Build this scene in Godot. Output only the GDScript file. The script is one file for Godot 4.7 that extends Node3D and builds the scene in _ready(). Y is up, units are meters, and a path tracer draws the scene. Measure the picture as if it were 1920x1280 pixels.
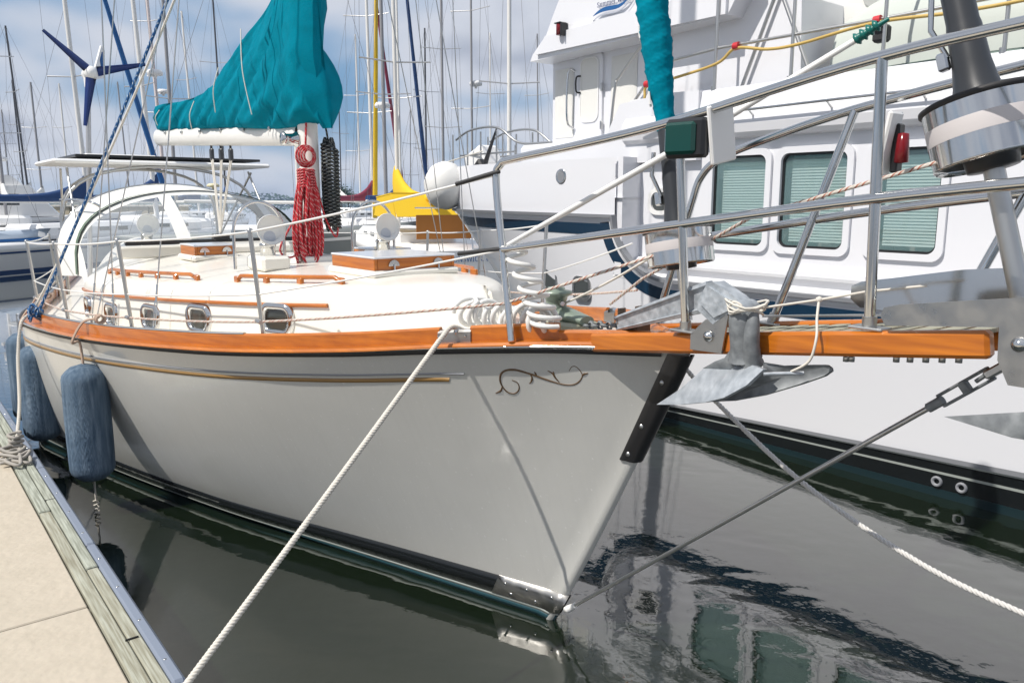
extends Node3D
# Marina: a white cutter alongside a concrete dock, a motor yacht beyond it, and a harbour full of masts.
# Boat frame used for the two near boats and the dock: x forward, y up, z starboard, origin at the cutter's stem on the water.
const TH := -0.898845
const ST := Vector3(0.247, 0.0, -4.287)
var M := {}
var taken := {}
var base_of := {}
var rng := RandomNumberGenerator.new()

func lin(r, g, b, a = 1.0) -> Color: return Color(r, g, b, a).linear_to_srgb()
func W(p: Vector3) -> Vector3: return ST + Basis(Vector3.UP, TH) * p
func mat(r, g, b, rough = 0.5, metal = 0.0) -> StandardMaterial3D:
	var m := StandardMaterial3D.new(); m.albedo_color = lin(r, g, b); m.roughness = rough; m.metallic = metal
	return m
func numbered(parent: Node, called: String) -> String:
	var k := str(parent.get_instance_id()) + called
	var n: int = taken.get(k, 0); taken[k] = n + 1
	return called if n == 0 else "%s_%03d" % [called, n]
func mb() -> SurfaceTool:
	var s := SurfaceTool.new(); s.begin(Mesh.PRIMITIVE_TRIANGLES); s.set_uv(Vector2.ZERO); return s
func obj(called: String, st: SurfaceTool, m: Material, parent: Node = self) -> MeshInstance3D:
	st.generate_normals()
	var o := MeshInstance3D.new(); o.mesh = st.commit(); o.mesh.surface_set_material(0, m)
	o.name = numbered(parent, called); parent.add_child(o)
	if base_of.has(parent.get_instance_id()): o.position = -base_of[parent.get_instance_id()]
	return o
func tag(o: Node, label: String, category: String, group := ""):
	o.set_meta("label", label); o.set_meta("category", category)
	if group != "": o.set_meta("group", group)
func thing(called: String, label: String, category: String, at: Vector3, group := "") -> Node3D:   # at: boat frame
	var o := Node3D.new(); o.name = numbered(self, called); add_child(o)
	o.position = W(at); o.rotation.y = TH; base_of[o.get_instance_id()] = at
	tag(o, label, category, group); return o
func group_node(called: String, parent: Node) -> Node3D:
	var o := Node3D.new(); o.name = numbered(parent, called); parent.add_child(o)
	if base_of.has(parent.get_instance_id()): o.position = -base_of[parent.get_instance_id()]
	return o
func tri(st: SurfaceTool, a: Vector3, b: Vector3, c: Vector3):
	st.add_vertex(a); st.add_vertex(b); st.add_vertex(c)
func quad(st: SurfaceTool, a, b, c, d):
	st.add_vertex(a); st.add_vertex(b); st.add_vertex(c); st.add_vertex(a); st.add_vertex(c); st.add_vertex(d)
func grid(st: SurfaceTool, rows: Array, smooth := true, closed := false):
	st.set_smooth_group(0 if smooth else -1)
	var m := rows.size(); var n: int = rows[0].size()
	for i in m - 1:
		var r0: PackedVector3Array = rows[i]; var r1: PackedVector3Array = rows[i + 1]
		for j in (n if closed else n - 1):
			var k := (j + 1) % n
			var u0 := float(j) / n; var u1 := float(j + 1) / n
			st.set_uv(Vector2(u0, i)); st.add_vertex(r0[j]); st.set_uv(Vector2(u1, i)); st.add_vertex(r0[k]); st.set_uv(Vector2(u1, i + 1)); st.add_vertex(r1[k])
			st.set_uv(Vector2(u0, i)); st.add_vertex(r0[j]); st.set_uv(Vector2(u1, i + 1)); st.add_vertex(r1[k]); st.set_uv(Vector2(u0, i + 1)); st.add_vertex(r1[j])
func fan(st: SurfaceTool, ring: PackedVector3Array):
	st.set_smooth_group(-1)
	var c := Vector3.ZERO
	for p in ring: c += p
	c /= ring.size()
	for j in ring.size(): tri(st, c, ring[(j + 1) % ring.size()], ring[j])
func tube(st: SurfaceTool, pts: Array, r, sides := 8, vscale := 0.0):
	# swept round bar; r is one radius or an array
	var n := pts.size(); var rings := []; var up := Vector3.UP
	var t0: Vector3 = (pts[1] - pts[0]).normalized()
	if absf(t0.dot(up)) > 0.9: up = Vector3.RIGHT
	var nx := t0.cross(up).normalized()
	for i in n:
		var t: Vector3 = (pts[mini(i + 1, n - 1)] - pts[maxi(i - 1, 0)]).normalized()
		nx = (nx - t * nx.dot(t)).normalized()
		var ny := t.cross(nx)
		var rr: float = r[i] if r is Array or r is PackedFloat32Array else r
		var ring := PackedVector3Array()
		for j in sides:
			var a := TAU * j / sides
			ring.append(pts[i] + (nx * cos(a) + ny * sin(a)) * rr)
		rings.append(ring)
	st.set_smooth_group(0)
	var v := 0.0
	for i in n - 1:
		var dl: float = (pts[i + 1] - pts[i]).length()
		var rr: float = r[i] if r is Array or r is PackedFloat32Array else r
		var v1 := v + (dl / (TAU * maxf(rr, 0.001)) if vscale == 0.0 else dl * vscale)
		for j in sides:
			var k := (j + 1) % sides
			var u0 := float(j) / sides; var u1 := float(j + 1) / sides
			st.set_uv(Vector2(u0, v)); st.add_vertex(rings[i][j]); st.set_uv(Vector2(u0, v1)); st.add_vertex(rings[i + 1][j]); st.set_uv(Vector2(u1, v1)); st.add_vertex(rings[i + 1][k])
			st.set_uv(Vector2(u0, v)); st.add_vertex(rings[i][j]); st.set_uv(Vector2(u1, v1)); st.add_vertex(rings[i + 1][k]); st.set_uv(Vector2(u1, v)); st.add_vertex(rings[i][k])
		v = v1
	fan(st, rings[0]); 
	var last: PackedVector3Array = rings[n - 1]; last.reverse(); fan(st, last)
func smooth(pts: Array, per := 8) -> Array:   # Catmull-Rom through the points
	var out := []; var n := pts.size()
	for i in n - 1:
		var p0: Vector3 = pts[maxi(i - 1, 0)]; var p1: Vector3 = pts[i]; var p2: Vector3 = pts[i + 1]; var p3: Vector3 = pts[mini(i + 2, n - 1)]
		for k in per: out.append(p1.cubic_interpolate(p2, p0, p3, float(k) / per))
	out.append(pts[n - 1]); return out
func sag(a: Vector3, b: Vector3, drop: float, n := 20) -> Array:
	var out := []
	for i in n + 1:
		var t := float(i) / n
		out.append(a.lerp(b, t) - Vector3(0, 4.0 * drop * t * (1 - t), 0))
	return out
func rope3(st: SurfaceTool, pts: Array, r: float, pitch: float):   # three laid strands
	var fine := []; var acc := 0.0; var step := pitch / 7.0
	for i in pts.size() - 1:
		var d: float = (pts[i + 1] - pts[i]).length(); var k := maxi(1, int(d / step))
		for j in k: fine.append((pts[i] as Vector3).lerp(pts[i + 1], float(j) / k))
	fine.append(pts[-1])
	for s in 3:
		var path := []; acc = 0.0
		for i in fine.size():
			var t: Vector3 = (fine[mini(i + 1, fine.size() - 1)] - fine[maxi(i - 1, 0)]).normalized()
			var a := t.cross(Vector3(0.31, 0.85, 0.42)).normalized(); var b := t.cross(a)
			if i > 0: acc += (fine[i] - fine[i - 1]).length()
			var ph := TAU * (acc / pitch + s / 3.0)
			path.append(fine[i] + (a * cos(ph) + b * sin(ph)) * r * 0.48)
		tube(st, path, r * 0.56, 5)
func lathe(st: SurfaceTool, prof: Array, xf: Transform3D, segs := 20, smooth_it := true):   # prof: Vector2(radius, height along local y)
	var rows := []
	for p in prof:
		var row := PackedVector3Array()
		for j in segs:
			var a := TAU * j / segs
			row.append(xf * Vector3(cos(a) * p.x, p.y, sin(a) * p.x))
		rows.append(row)
	grid(st, rows, smooth_it, true)
func box(st: SurfaceTool, c: Vector3, s: Vector3, bas := Basis.IDENTITY, bev := 0.0):
	st.set_smooth_group(-1)
	var h := s * 0.5; var bv := minf(bev, minf(h.x, minf(h.y, h.z)) * 0.9)
	if bv <= 0.0:
		var q := []
		for i in 8: q.append(c + bas * Vector3(h.x * (1 if i & 1 else -1), h.y * (1 if i & 2 else -1), h.z * (1 if i & 4 else -1)))
		for f in [[0, 1, 3, 2], [5, 4, 6, 7], [4, 0, 2, 6], [1, 5, 7, 3], [2, 3, 7, 6], [4, 5, 1, 0]]: quad(st, q[f[0]], q[f[3]], q[f[2]], q[f[1]])
		return
	var P := func(sx, sy, sz, ax) -> Vector3:
		var v := Vector3(h.x - bv, h.y - bv, h.z - bv); v[ax] += bv
		return c + bas * Vector3(v.x * sx, v.y * sy, v.z * sz)
	for ax in 3:
		for s1 in [-1, 1]:
			var sg := func(a, b) -> Vector3:
				var v := Vector3.ZERO; v[ax] = s1; v[(ax + 1) % 3] = a; v[(ax + 2) % 3] = b; return v
			var cs := [sg.call(-1, -1), sg.call(1, -1), sg.call(1, 1), sg.call(-1, 1)]
			if s1 > 0: cs.reverse()
			quad(st, P.call(cs[0].x, cs[0].y, cs[0].z, ax), P.call(cs[1].x, cs[1].y, cs[1].z, ax), P.call(cs[2].x, cs[2].y, cs[2].z, ax), P.call(cs[3].x, cs[3].y, cs[3].z, ax))
			var a2 := (ax + 1) % 3      # edges between faces ax and a2
			for s2 in [-1, 1]:
				var e := []
				for s3 in [-1, 1]:
					var v := Vector3.ZERO; v[ax] = s1; v[a2] = s2; v[(ax + 2) % 3] = s3; e.append(v)
				if s1 * s2 < 0: e.reverse()
				quad(st, P.call(e[0].x, e[0].y, e[0].z, ax), P.call(e[0].x, e[0].y, e[0].z, a2), P.call(e[1].x, e[1].y, e[1].z, a2), P.call(e[1].x, e[1].y, e[1].z, ax))
	for i in 8:
		var v := Vector3(1 if i & 1 else -1, 1 if i & 2 else -1, 1 if i & 4 else -1)
		if v.x * v.y * v.z > 0: tri(st, P.call(v.x, v.y, v.z, 0), P.call(v.x, v.y, v.z, 2), P.call(v.x, v.y, v.z, 1))
		else: tri(st, P.call(v.x, v.y, v.z, 0), P.call(v.x, v.y, v.z, 1), P.call(v.x, v.y, v.z, 2))
func bar(st: SurfaceTool, a: Vector3, b: Vector3, w: float, h: float, bev := 0.0, up := Vector3.UP):
	var x := (b - a).normalized(); var z := x.cross(up).normalized(); var y := z.cross(x)
	box(st, (a + b) * 0.5, Vector3((b - a).length(), h, w), Basis(x, y, z), bev)
func prism(st: SurfaceTool, poly: PackedVector2Array, depth: float, xf: Transform3D):   # outline in local xy, thickness along z
	st.set_smooth_group(-1)
	var t := Geometry2D.triangulate_polygon(poly)
	if Geometry2D.is_polygon_clockwise(poly): pass
	for i in range(0, t.size(), 3):
		var a := poly[t[i]]; var b := poly[t[i + 1]]; var c := poly[t[i + 2]]
		var f := [xf * Vector3(a.x, a.y, depth / 2), xf * Vector3(b.x, b.y, depth / 2), xf * Vector3(c.x, c.y, depth / 2)]
		var k := [xf * Vector3(a.x, a.y, -depth / 2), xf * Vector3(b.x, b.y, -depth / 2), xf * Vector3(c.x, c.y, -depth / 2)]
		if (b - a).cross(c - a) > 0: tri(st, f[0], f[2], f[1]); tri(st, k[0], k[1], k[2])
		else: tri(st, f[0], f[1], f[2]); tri(st, k[0], k[2], k[1])
	var n := poly.size(); var cw := Geometry2D.is_polygon_clockwise(poly)
	for i in n:
		var a := poly[i]; var b := poly[(i + 1) % n]
		var q := [xf * Vector3(a.x, a.y, depth / 2), xf * Vector3(b.x, b.y, depth / 2), xf * Vector3(b.x, b.y, -depth / 2), xf * Vector3(a.x, a.y, -depth / 2)]
		if cw: quad(st, q[0], q[3], q[2], q[1])
		else: quad(st, q[0], q[1], q[2], q[3])
func rrect(w: float, h: float, r: float, per := 5) -> PackedVector2Array:
	var p := PackedVector2Array()
	for k in 4:
		var c := Vector2((w / 2 - r) * (1 if k == 0 or k == 3 else -1), (h / 2 - r) * (1 if k < 2 else -1))
		for j in per + 1:
			var a := PI / 2 * (k + float(j) / per); p.append(c + Vector2(cos(a), sin(a)) * r)
	return p
func ring_frame(st: SurfaceTool, outer: PackedVector2Array, inner: PackedVector2Array, depth: float, xf: Transform3D):   # a frame between two outlines
	var rows := []
	for z in [[outer, -depth / 2], [outer, depth / 2], [inner, depth / 2], [inner, -depth / 2]]:
		var row := PackedVector3Array()
		for p in z[0]: row.append(xf * Vector3(p.x, p.y, z[1]))
		rows.append(row)
	grid(st, rows, false, true)
func interp(tab: Array, x: float) -> float:   # tab of [x, y], x falling or rising; smooth between
	var n := tab.size()
	var rising: bool = tab[0][0] < tab[n - 1][0]
	for i in n - 1:
		var a: Array = tab[i]; var b: Array = tab[i + 1]
		if (rising and x <= b[0]) or (not rising and x >= b[0]) or i == n - 2:
			var t := clampf((x - a[0]) / (b[0] - a[0]), 0, 1)
			var h: float = b[0] - a[0]; var ma: float = (b[1] - a[1]) / h; var mb_: float = ma
			if i > 0: ma = (b[1] - tab[i - 1][1]) / (b[0] - tab[i - 1][0])
			if i < n - 2: mb_ = (tab[i + 2][1] - a[1]) / (tab[i + 2][0] - a[0])
			var t2 := t * t; var t3 := t2 * t
			return (2 * t3 - 3 * t2 + 1) * a[1] + (t3 - 2 * t2 + t) * h * ma + (3 * t2 - 2 * t3) * b[1] + (t3 - t2) * h * mb_
	return tab[n - 1][1]
func noise_tex(freq: float, c0: Color, c1: Color, size := 256, oct := 4, seed_ := 1, pw := 1.0, normal := 0.0) -> ImageTexture:
	var f := FastNoiseLite.new(); f.seed = seed_; f.frequency = freq; f.fractal_octaves = oct
	f.noise_type = FastNoiseLite.TYPE_SIMPLEX_SMOOTH
	var im := f.get_seamless_image(size, size)
	if normal > 0.0:
		im.convert(Image.FORMAT_RGBA8); im.bump_map_to_normal_map(normal); im.generate_mipmaps(); return ImageTexture.create_from_image(im)
	var o := Image.create(size, size, false, Image.FORMAT_RGB8)
	for y in size:
		for x in size: o.set_pixel(x, y, c0.lerp(c1, pow(im.get_pixel(x, y).r, pw)))
	o.generate_mipmaps(); return ImageTexture.create_from_image(o)
func triplanar(m: StandardMaterial3D, s, world := false):
	m.uv1_triplanar = true; m.uv1_scale = s if s is Vector3 else Vector3.ONE * s; m.uv1_world_triplanar = world
func fleck_tex(b: Color, f: Color, dens: int, seed_: int) -> ImageTexture:   # braided cover with tracer flecks
	var im := Image.create(32, 32, false, Image.FORMAT_RGB8); var r := RandomNumberGenerator.new(); r.seed = seed_
	for y in 32:
		for x in 32:
			var k := (x / 4 + y / 4) % 2
			var c := b.darkened(0.12 * k)
			if dens > 0 and ((x + y) / 4) % dens == 0: c = f.darkened(0.1 * k)
			im.set_pixel(x, y, c)
	im.generate_mipmaps(); return ImageTexture.create_from_image(im)

func make_materials():
	M.gel = mat(0.80, 0.775, 0.70, 0.32); M.gel.clearcoat_enabled = true; M.gel.clearcoat = 0.4; M.gel.clearcoat_roughness = 0.15
	M.hull = mat(0.70, 0.70, 0.66, 0.28); M.hull.clearcoat_enabled = true; M.hull.clearcoat = 0.6; M.hull.clearcoat_roughness = 0.08
	# small pale flecks scattered at random and faint scuffs on the topsides
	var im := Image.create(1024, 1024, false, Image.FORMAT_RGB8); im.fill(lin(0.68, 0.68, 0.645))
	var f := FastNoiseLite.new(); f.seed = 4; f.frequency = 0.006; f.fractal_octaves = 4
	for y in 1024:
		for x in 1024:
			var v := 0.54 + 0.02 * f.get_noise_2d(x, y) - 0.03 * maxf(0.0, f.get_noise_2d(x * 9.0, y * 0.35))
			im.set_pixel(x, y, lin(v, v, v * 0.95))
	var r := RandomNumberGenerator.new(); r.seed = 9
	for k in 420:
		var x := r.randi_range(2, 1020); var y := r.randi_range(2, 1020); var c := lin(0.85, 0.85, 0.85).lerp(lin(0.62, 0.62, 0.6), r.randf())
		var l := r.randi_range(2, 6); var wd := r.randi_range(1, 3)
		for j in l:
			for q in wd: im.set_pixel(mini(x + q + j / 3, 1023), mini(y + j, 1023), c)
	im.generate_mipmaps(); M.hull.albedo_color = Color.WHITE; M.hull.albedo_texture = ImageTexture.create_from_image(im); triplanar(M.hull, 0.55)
	M.teak = mat(1, 1, 1, 0.35); M.teak.albedo_color = Color.WHITE
	M.teak.albedo_texture = noise_tex(0.012, lin(0.33, 0.085, 0.005), lin(0.58, 0.18, 0.010), 256, 5, 3, 1.0)
	triplanar(M.teak, Vector3(0.5, 7, 7)); M.teak.clearcoat_enabled = true; M.teak.clearcoat = 0.5; M.teak.clearcoat_roughness = 0.06
	M.teak2 = M.teak.duplicate(); triplanar(M.teak2, Vector3(7, 7, 0.5))
	M.steel = mat(0.62, 0.62, 0.61, 0.13, 1.0)
	M.steel_dull = mat(0.5, 0.5, 0.49, 0.36, 1.0)
	M.steel_plate = mat(0.40, 0.395, 0.38, 0.3, 1.0); M.steel_plate.roughness_texture = noise_tex(0.02, Color(0.35, 0.35, 0.35), Color(0.9, 0.9, 0.9), 256, 4, 7); M.steel_plate.roughness = 0.6; triplanar(M.steel_plate, 2.0)
	M.galv = mat(1, 1, 1, 0.5, 0.35); M.galv.albedo_color = Color.WHITE; M.galv.albedo_texture = noise_tex(0.03, lin(0.24, 0.27, 0.30), lin(0.58, 0.62, 0.66), 256, 5, 11); triplanar(M.galv, 2.2)
	M.galv.normal_enabled = true; M.galv.normal_texture = noise_tex(0.06, Color.BLACK, Color.WHITE, 256, 4, 12, 1.0, 3.0); M.galv.normal_scale = 0.35
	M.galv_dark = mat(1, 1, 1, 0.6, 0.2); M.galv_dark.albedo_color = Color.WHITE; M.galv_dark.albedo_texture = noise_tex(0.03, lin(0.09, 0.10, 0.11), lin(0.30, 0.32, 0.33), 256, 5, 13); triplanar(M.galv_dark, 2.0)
	var weave := noise_tex(0.35, Color.BLACK, Color.WHITE, 128, 2, 21, 1.0, 2.0)
	M.teal = mat(0.0, 0.21, 0.30, 0.9); M.teal.metallic_specular = 0.15; M.teal.albedo_texture = noise_tex(0.015, Color(0.86, 0.86, 0.86), Color.WHITE, 256, 4, 22); triplanar(M.teal, 1.2)
	M.teal.normal_enabled = true; M.teal.normal_texture = weave; M.teal.normal_scale = 0.25
	M.fender = mat(1, 1, 1, 0.9); M.fender.albedo_color = Color.WHITE; M.fender.albedo_texture = noise_tex(0.02, lin(0.028, 0.06, 0.105), lin(0.18, 0.24, 0.31), 256, 5, 31); triplanar(M.fender, Vector3(4.5, 0.45, 4.5))
	M.fender.normal_enabled = true; M.fender.normal_texture = weave; M.fender.normal_scale = 0.5
	M.rope = mat(0.62, 0.59, 0.53, 0.9)
	M.rope_grey = mat(0.33, 0.31, 0.28, 0.95)
	M.rope_red = mat(1, 1, 1, 0.85); M.rope_red.albedo_color = Color.WHITE; M.rope_red.albedo_texture = fleck_tex(lin(0.50, 0.02, 0.03), lin(0.6, 0.35, 0.33), 5, 1)
	M.rope_black = mat(1, 1, 1, 0.85); M.rope_black.albedo_color = Color.WHITE; M.rope_black.albedo_texture = fleck_tex(lin(0.02, 0.024, 0.024), lin(0.22, 0.24, 0.23), 4, 2)
	M.rope_blue = mat(1, 1, 1, 0.85); M.rope_blue.albedo_color = Color.WHITE; M.rope_blue.albedo_texture = fleck_tex(lin(0.01, 0.09, 0.26), lin(0.5, 0.55, 0.6), 5, 3)
	M.rope_fleck = mat(1, 1, 1, 0.85); M.rope_fleck.albedo_color = Color.WHITE; M.rope_fleck.albedo_texture = fleck_tex(lin(0.6, 0.56, 0.5), lin(0.35, 0.1, 0.06), 5, 4)
	M.vinyl = mat(0.72, 0.72, 0.70, 0.35)
	M.white = mat(0.80, 0.80, 0.79, 0.35); M.yacht = mat(0.73, 0.74, 0.775, 0.22); M.yacht.clearcoat_enabled = true; M.yacht.clearcoat = 0.5; M.yacht.clearcoat_roughness = 0.08
	M.yacht_cream = mat(0.70, 0.70, 0.68, 0.7)
	M.blade = mat(0.008, 0.03, 0.15, 0.35); M.navy = mat(0.006, 0.030, 0.065, 0.25); M.black = mat(0.012, 0.012, 0.013, 0.35); M.rubber = mat(0.02, 0.02, 0.022, 0.6)
	M.boot = mat(0.008, 0.010, 0.011, 0.2); M.bottom = mat(0.004, 0.045, 0.06, 0.5); M.pale = mat(0.30, 0.33, 0.31, 0.4); M.bottom_dark = mat(0.005, 0.020, 0.025, 0.4)
	M.gold = mat(0.26, 0.15, 0.045, 0.35); M.brown = mat(0.10, 0.055, 0.022, 0.4)
	M.grey = mat(0.22, 0.23, 0.25, 0.5); M.drum = mat(0.03, 0.033, 0.038, 0.35); M.spar = mat(0.74, 0.73, 0.70, 0.3)
	M.mast_grey = mat(0.26, 0.26, 0.27, 0.5); M.mast_dark = mat(0.05, 0.05, 0.055, 0.5); M.alu = mat(0.55, 0.55, 0.55, 0.35, 0.7)
	M.green_lens = mat(0.004, 0.045, 0.035, 0.08); M.red_lens = mat(0.17, 0.006, 0.01, 0.15)
	M.hose = mat(0.52, 0.36, 0.10, 0.5); M.red_tape = mat(0.5, 0.02, 0.03, 0.5)
	M.greengrey = mat(0.10, 0.15, 0.11, 0.8); M.canvas_grey = mat(0.40, 0.41, 0.40, 0.85); M.canvas_white = mat(0.72, 0.72, 0.69, 0.85)
	M.winch_green = mat(0.22, 0.27, 0.22, 0.35, 0.3)
	var g := mat(0.75, 0.82, 0.85, 0.03); g.transparency = BaseMaterial3D.TRANSPARENCY_ALPHA; g.albedo_color.a = 0.14; M.vinyl_clear = g
	var wg := mat(0.24, 0.42, 0.43, 0.03); wg.transparency = BaseMaterial3D.TRANSPARENCY_ALPHA; wg.albedo_color.a = 0.22; M.win = wg
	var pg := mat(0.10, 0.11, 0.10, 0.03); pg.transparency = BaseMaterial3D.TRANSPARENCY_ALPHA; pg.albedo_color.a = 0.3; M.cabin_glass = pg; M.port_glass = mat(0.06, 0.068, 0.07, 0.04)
	M.blind = mat(0.55, 0.66, 0.63, 0.6); M.wire = mat(0.16, 0.16, 0.17, 0.6); M.dark_in = mat(0.35, 0.33, 0.30, 0.8)
	M.yellow = mat(0.70, 0.46, 0.008, 0.8); M.orange = mat(0.30, 0.11, 0.012, 0.8); M.maroon = mat(0.22, 0.02, 0.05, 0.8); M.blue_cover = mat(0.012, 0.05, 0.16, 0.85)
	M.blue_cover2 = mat(0.01, 0.10, 0.30, 0.85)
	M.concrete = mat(1, 1, 1, 0.92); M.concrete.albedo_color = Color.WHITE; M.concrete.albedo_texture = noise_tex(0.02, lin(0.45, 0.40, 0.32), lin(0.50, 0.445, 0.36), 512, 7, 41, 1.0); triplanar(M.concrete, 0.45)
	M.concrete.normal_enabled = true; M.concrete.normal_texture = noise_tex(0.15, Color.BLACK, Color.WHITE, 256, 4, 42, 1.0, 3.0); M.concrete.normal_scale = 0.15
	M.timber = mat(1, 1, 1, 0.9); M.timber.albedo_color = Color.WHITE; M.timber.albedo_texture = noise_tex(0.012, lin(0.17, 0.18, 0.14), lin(0.50, 0.53, 0.46), 512, 5, 43); triplanar(M.timber, Vector3(0.45, 11, 11))
	M.timber2 = M.timber.duplicate(); M.timber2.albedo_texture = noise_tex(0.012, lin(0.20, 0.185, 0.13), lin(0.46, 0.475, 0.40), 512, 5, 45)
	M.strip = mat(0.20, 0.235, 0.30, 0.6)
	M.leaf = mat(0.03, 0.07, 0.025, 0.9)
	M.water = mat(0.006, 0.011, 0.005, 0.02); M.water.metallic_specular = 1.0; M.water.clearcoat_enabled = true; M.water.clearcoat = 1.0; M.water.clearcoat_roughness = 0.01
	M.water.normal_enabled = true; M.water.normal_texture = noise_tex(0.02, Color.BLACK, Color.WHITE, 512, 4, 51, 1.0, 2.0); M.water.normal_scale = 0.17; M.water.uv1_scale = Vector3(1, 1, 1)

func make_sky():
	var w := 1024; var h := 512
	var im := Image.create(w, h, false, Image.FORMAT_RGBF)
	var f := FastNoiseLite.new(); f.seed = 12; f.frequency = 0.42; f.fractal_octaves = 6; f.fractal_gain = 0.52; f.noise_type = FastNoiseLite.TYPE_SIMPLEX_SMOOTH
	var f2 := FastNoiseLite.new(); f2.seed = 5; f2.frequency = 2.4; f2.fractal_octaves = 4
	for y in h:
		var el := PI * (0.5 - (y + 0.5) / h)
		var base := Color(0.13, 0.28, 0.50).lerp(Color(0.22, 0.34, 0.47), pow(1.0 - clampf(sin(el), 0, 1), 4.0))
		for x in w:
			var az := TAU * (x + 0.5) / w
			if el < -0.02:
				im.set_pixel(x, y, Color(0.12, 0.15, 0.17)); continue
			var d := Vector3(cos(el) * sin(az), sin(el), cos(el) * cos(az))
			var p := Vector3(d.x, 0, d.z) / (maxf(d.y, 0.0) + 0.22)
			var n := f.get_noise_3d(p.x * 1.3, 0, p.z * 1.3) + 0.35 * f.get_noise_3d(p.x * 4.0, 7, p.z * 4.0)
			var k := smoothstep(-0.48, 0.04, n)
			var thick := smoothstep(0.05, 0.55, n + 0.15 * f2.get_noise_3d(p.x * 3, 3, p.z * 3))
			var cloud := Color(0.56, 0.58, 0.64).lerp(Color(0.30, 0.33, 0.41), thick)
			im.set_pixel(x, y, base.lerp(cloud, k * 0.92))
	var sm := PanoramaSkyMaterial.new(); sm.panorama = ImageTexture.create_from_image(im)
	var sky := Sky.new(); sky.sky_material = sm; return sky

func _ready():
	rng.seed = 77
	var cam := Camera3D.new(); cam.name = "camera"; cam.fov = 46.21; cam.far = 3000; cam.near = 0.05
	cam.position = Vector3(0, 2.4, 0); cam.rotation.x = -atan(266.0 / 1500.0); add_child(cam); cam.current = true
	var env := Environment.new(); env.background_mode = Environment.BG_SKY; env.sky = make_sky(); env.background_energy_multiplier = 1.0
	env.tonemap_mode = Environment.TONE_MAPPER_LINEAR; env.tonemap_exposure = 1.22
	env.sdfgi_enabled = true; env.ssao_enabled = true; env.ssil_enabled = true
	env.fog_enabled = true; env.fog_density = 0.0006; env.fog_light_color = Color(0.62, 0.70, 0.80)
	var we := WorldEnvironment.new(); we.name = "environment"; we.environment = env; add_child(we)
	var sun := DirectionalLight3D.new(); sun.name = "sun"; sun.light_energy = 1.25; sun.light_color = Color(1.0, 0.975, 0.94); sun.light_angular_distance = 0.5; sun.shadow_enabled = true
	var az := deg_to_rad(120.0); var el := deg_to_rad(52.0)      # azimuth counted to the left of the view
	var to_sun := Vector3(-sin(az) * cos(el), sin(el), -cos(az) * cos(el))
	sun.look_at_from_position(Vector3.ZERO, -to_sun, Vector3.UP); add_child(sun)
	make_materials()
	build_water()
	build_dock()
	build_cutter()
	build_yacht()
	build_ground_tackle()
	build_lines()
	build_background()

func build_water():
	var xs := PackedFloat32Array(); var zs := PackedFloat32Array()
	var x := -400.0
	while x < 400.0:
		xs.append(x); x += 0.045 if x > -7.0 and x < 6.0 else clampf((absf(x) - 5.5) * 0.35, 0.045, 60.0)
	xs.append(400.0)
	var z := -900.0
	while z < 30.0:
		zs.append(z); z += 0.045 if z > -12.0 and z < -1.0 else clampf((absf(z + 6.0) - 4.9) * 0.3, 0.045, 60.0)
	zs.append(30.0)
	var f := FastNoiseLite.new(); f.seed = 3; f.frequency = 3.6; f.fractal_octaves = 2
	var p := FastNoiseLite.new(); p.seed = 8; p.frequency = 0.55; p.fractal_octaves = 2
	var l := FastNoiseLite.new(); l.seed = 18; l.frequency = 0.35; l.fractal_octaves = 2
	var v := PackedVector3Array(); var uv := PackedVector2Array(); var idx := PackedInt32Array()
	var nx := xs.size(); var nz := zs.size()
	for j in nz:
		for i in nx:
			var a := xs[i]; var b := zs[j]
			var near := clampf(1.0 - (absf(a) - 6.0) * 0.3, 0, 1) * clampf(1.0 - (absf(b + 6.5) - 5.5) * 0.3, 0, 1)
			var y := 0.0
			if near > 0.0:
				var patch := smoothstep(0.0, 0.35, p.get_noise_2d(a * 0.8 + b * 0.5, b * 1.7 - a * 0.4))
				y = near * (0.0022 * l.get_noise_2d(a, b) + (0.00025 + 0.0019 * patch) * f.get_noise_2d(a * 0.75, b * 1.9))
			v.append(Vector3(a, y, b)); uv.append(Vector2(a, b) * 0.5)
	for j in nz - 1:
		for i in nx - 1:
			var q := j * nx + i
			idx.append_array([q, q + 1, q + nx + 1, q, q + nx + 1, q + nx])
	var ar := []; ar.resize(Mesh.ARRAY_MAX); ar[Mesh.ARRAY_VERTEX] = v; ar[Mesh.ARRAY_TEX_UV] = uv; ar[Mesh.ARRAY_INDEX] = idx
	var am := ArrayMesh.new(); am.add_surface_from_arrays(Mesh.PRIMITIVE_TRIANGLES, ar)
	var st := SurfaceTool.new(); st.create_from(am, 0); st.generate_normals(); st.generate_tangents()
	var o := MeshInstance3D.new(); o.mesh = st.commit(); o.mesh.surface_set_material(0, M.water); o.name = "water"; o.set_meta("kind", "structure"); add_child(o)

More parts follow.
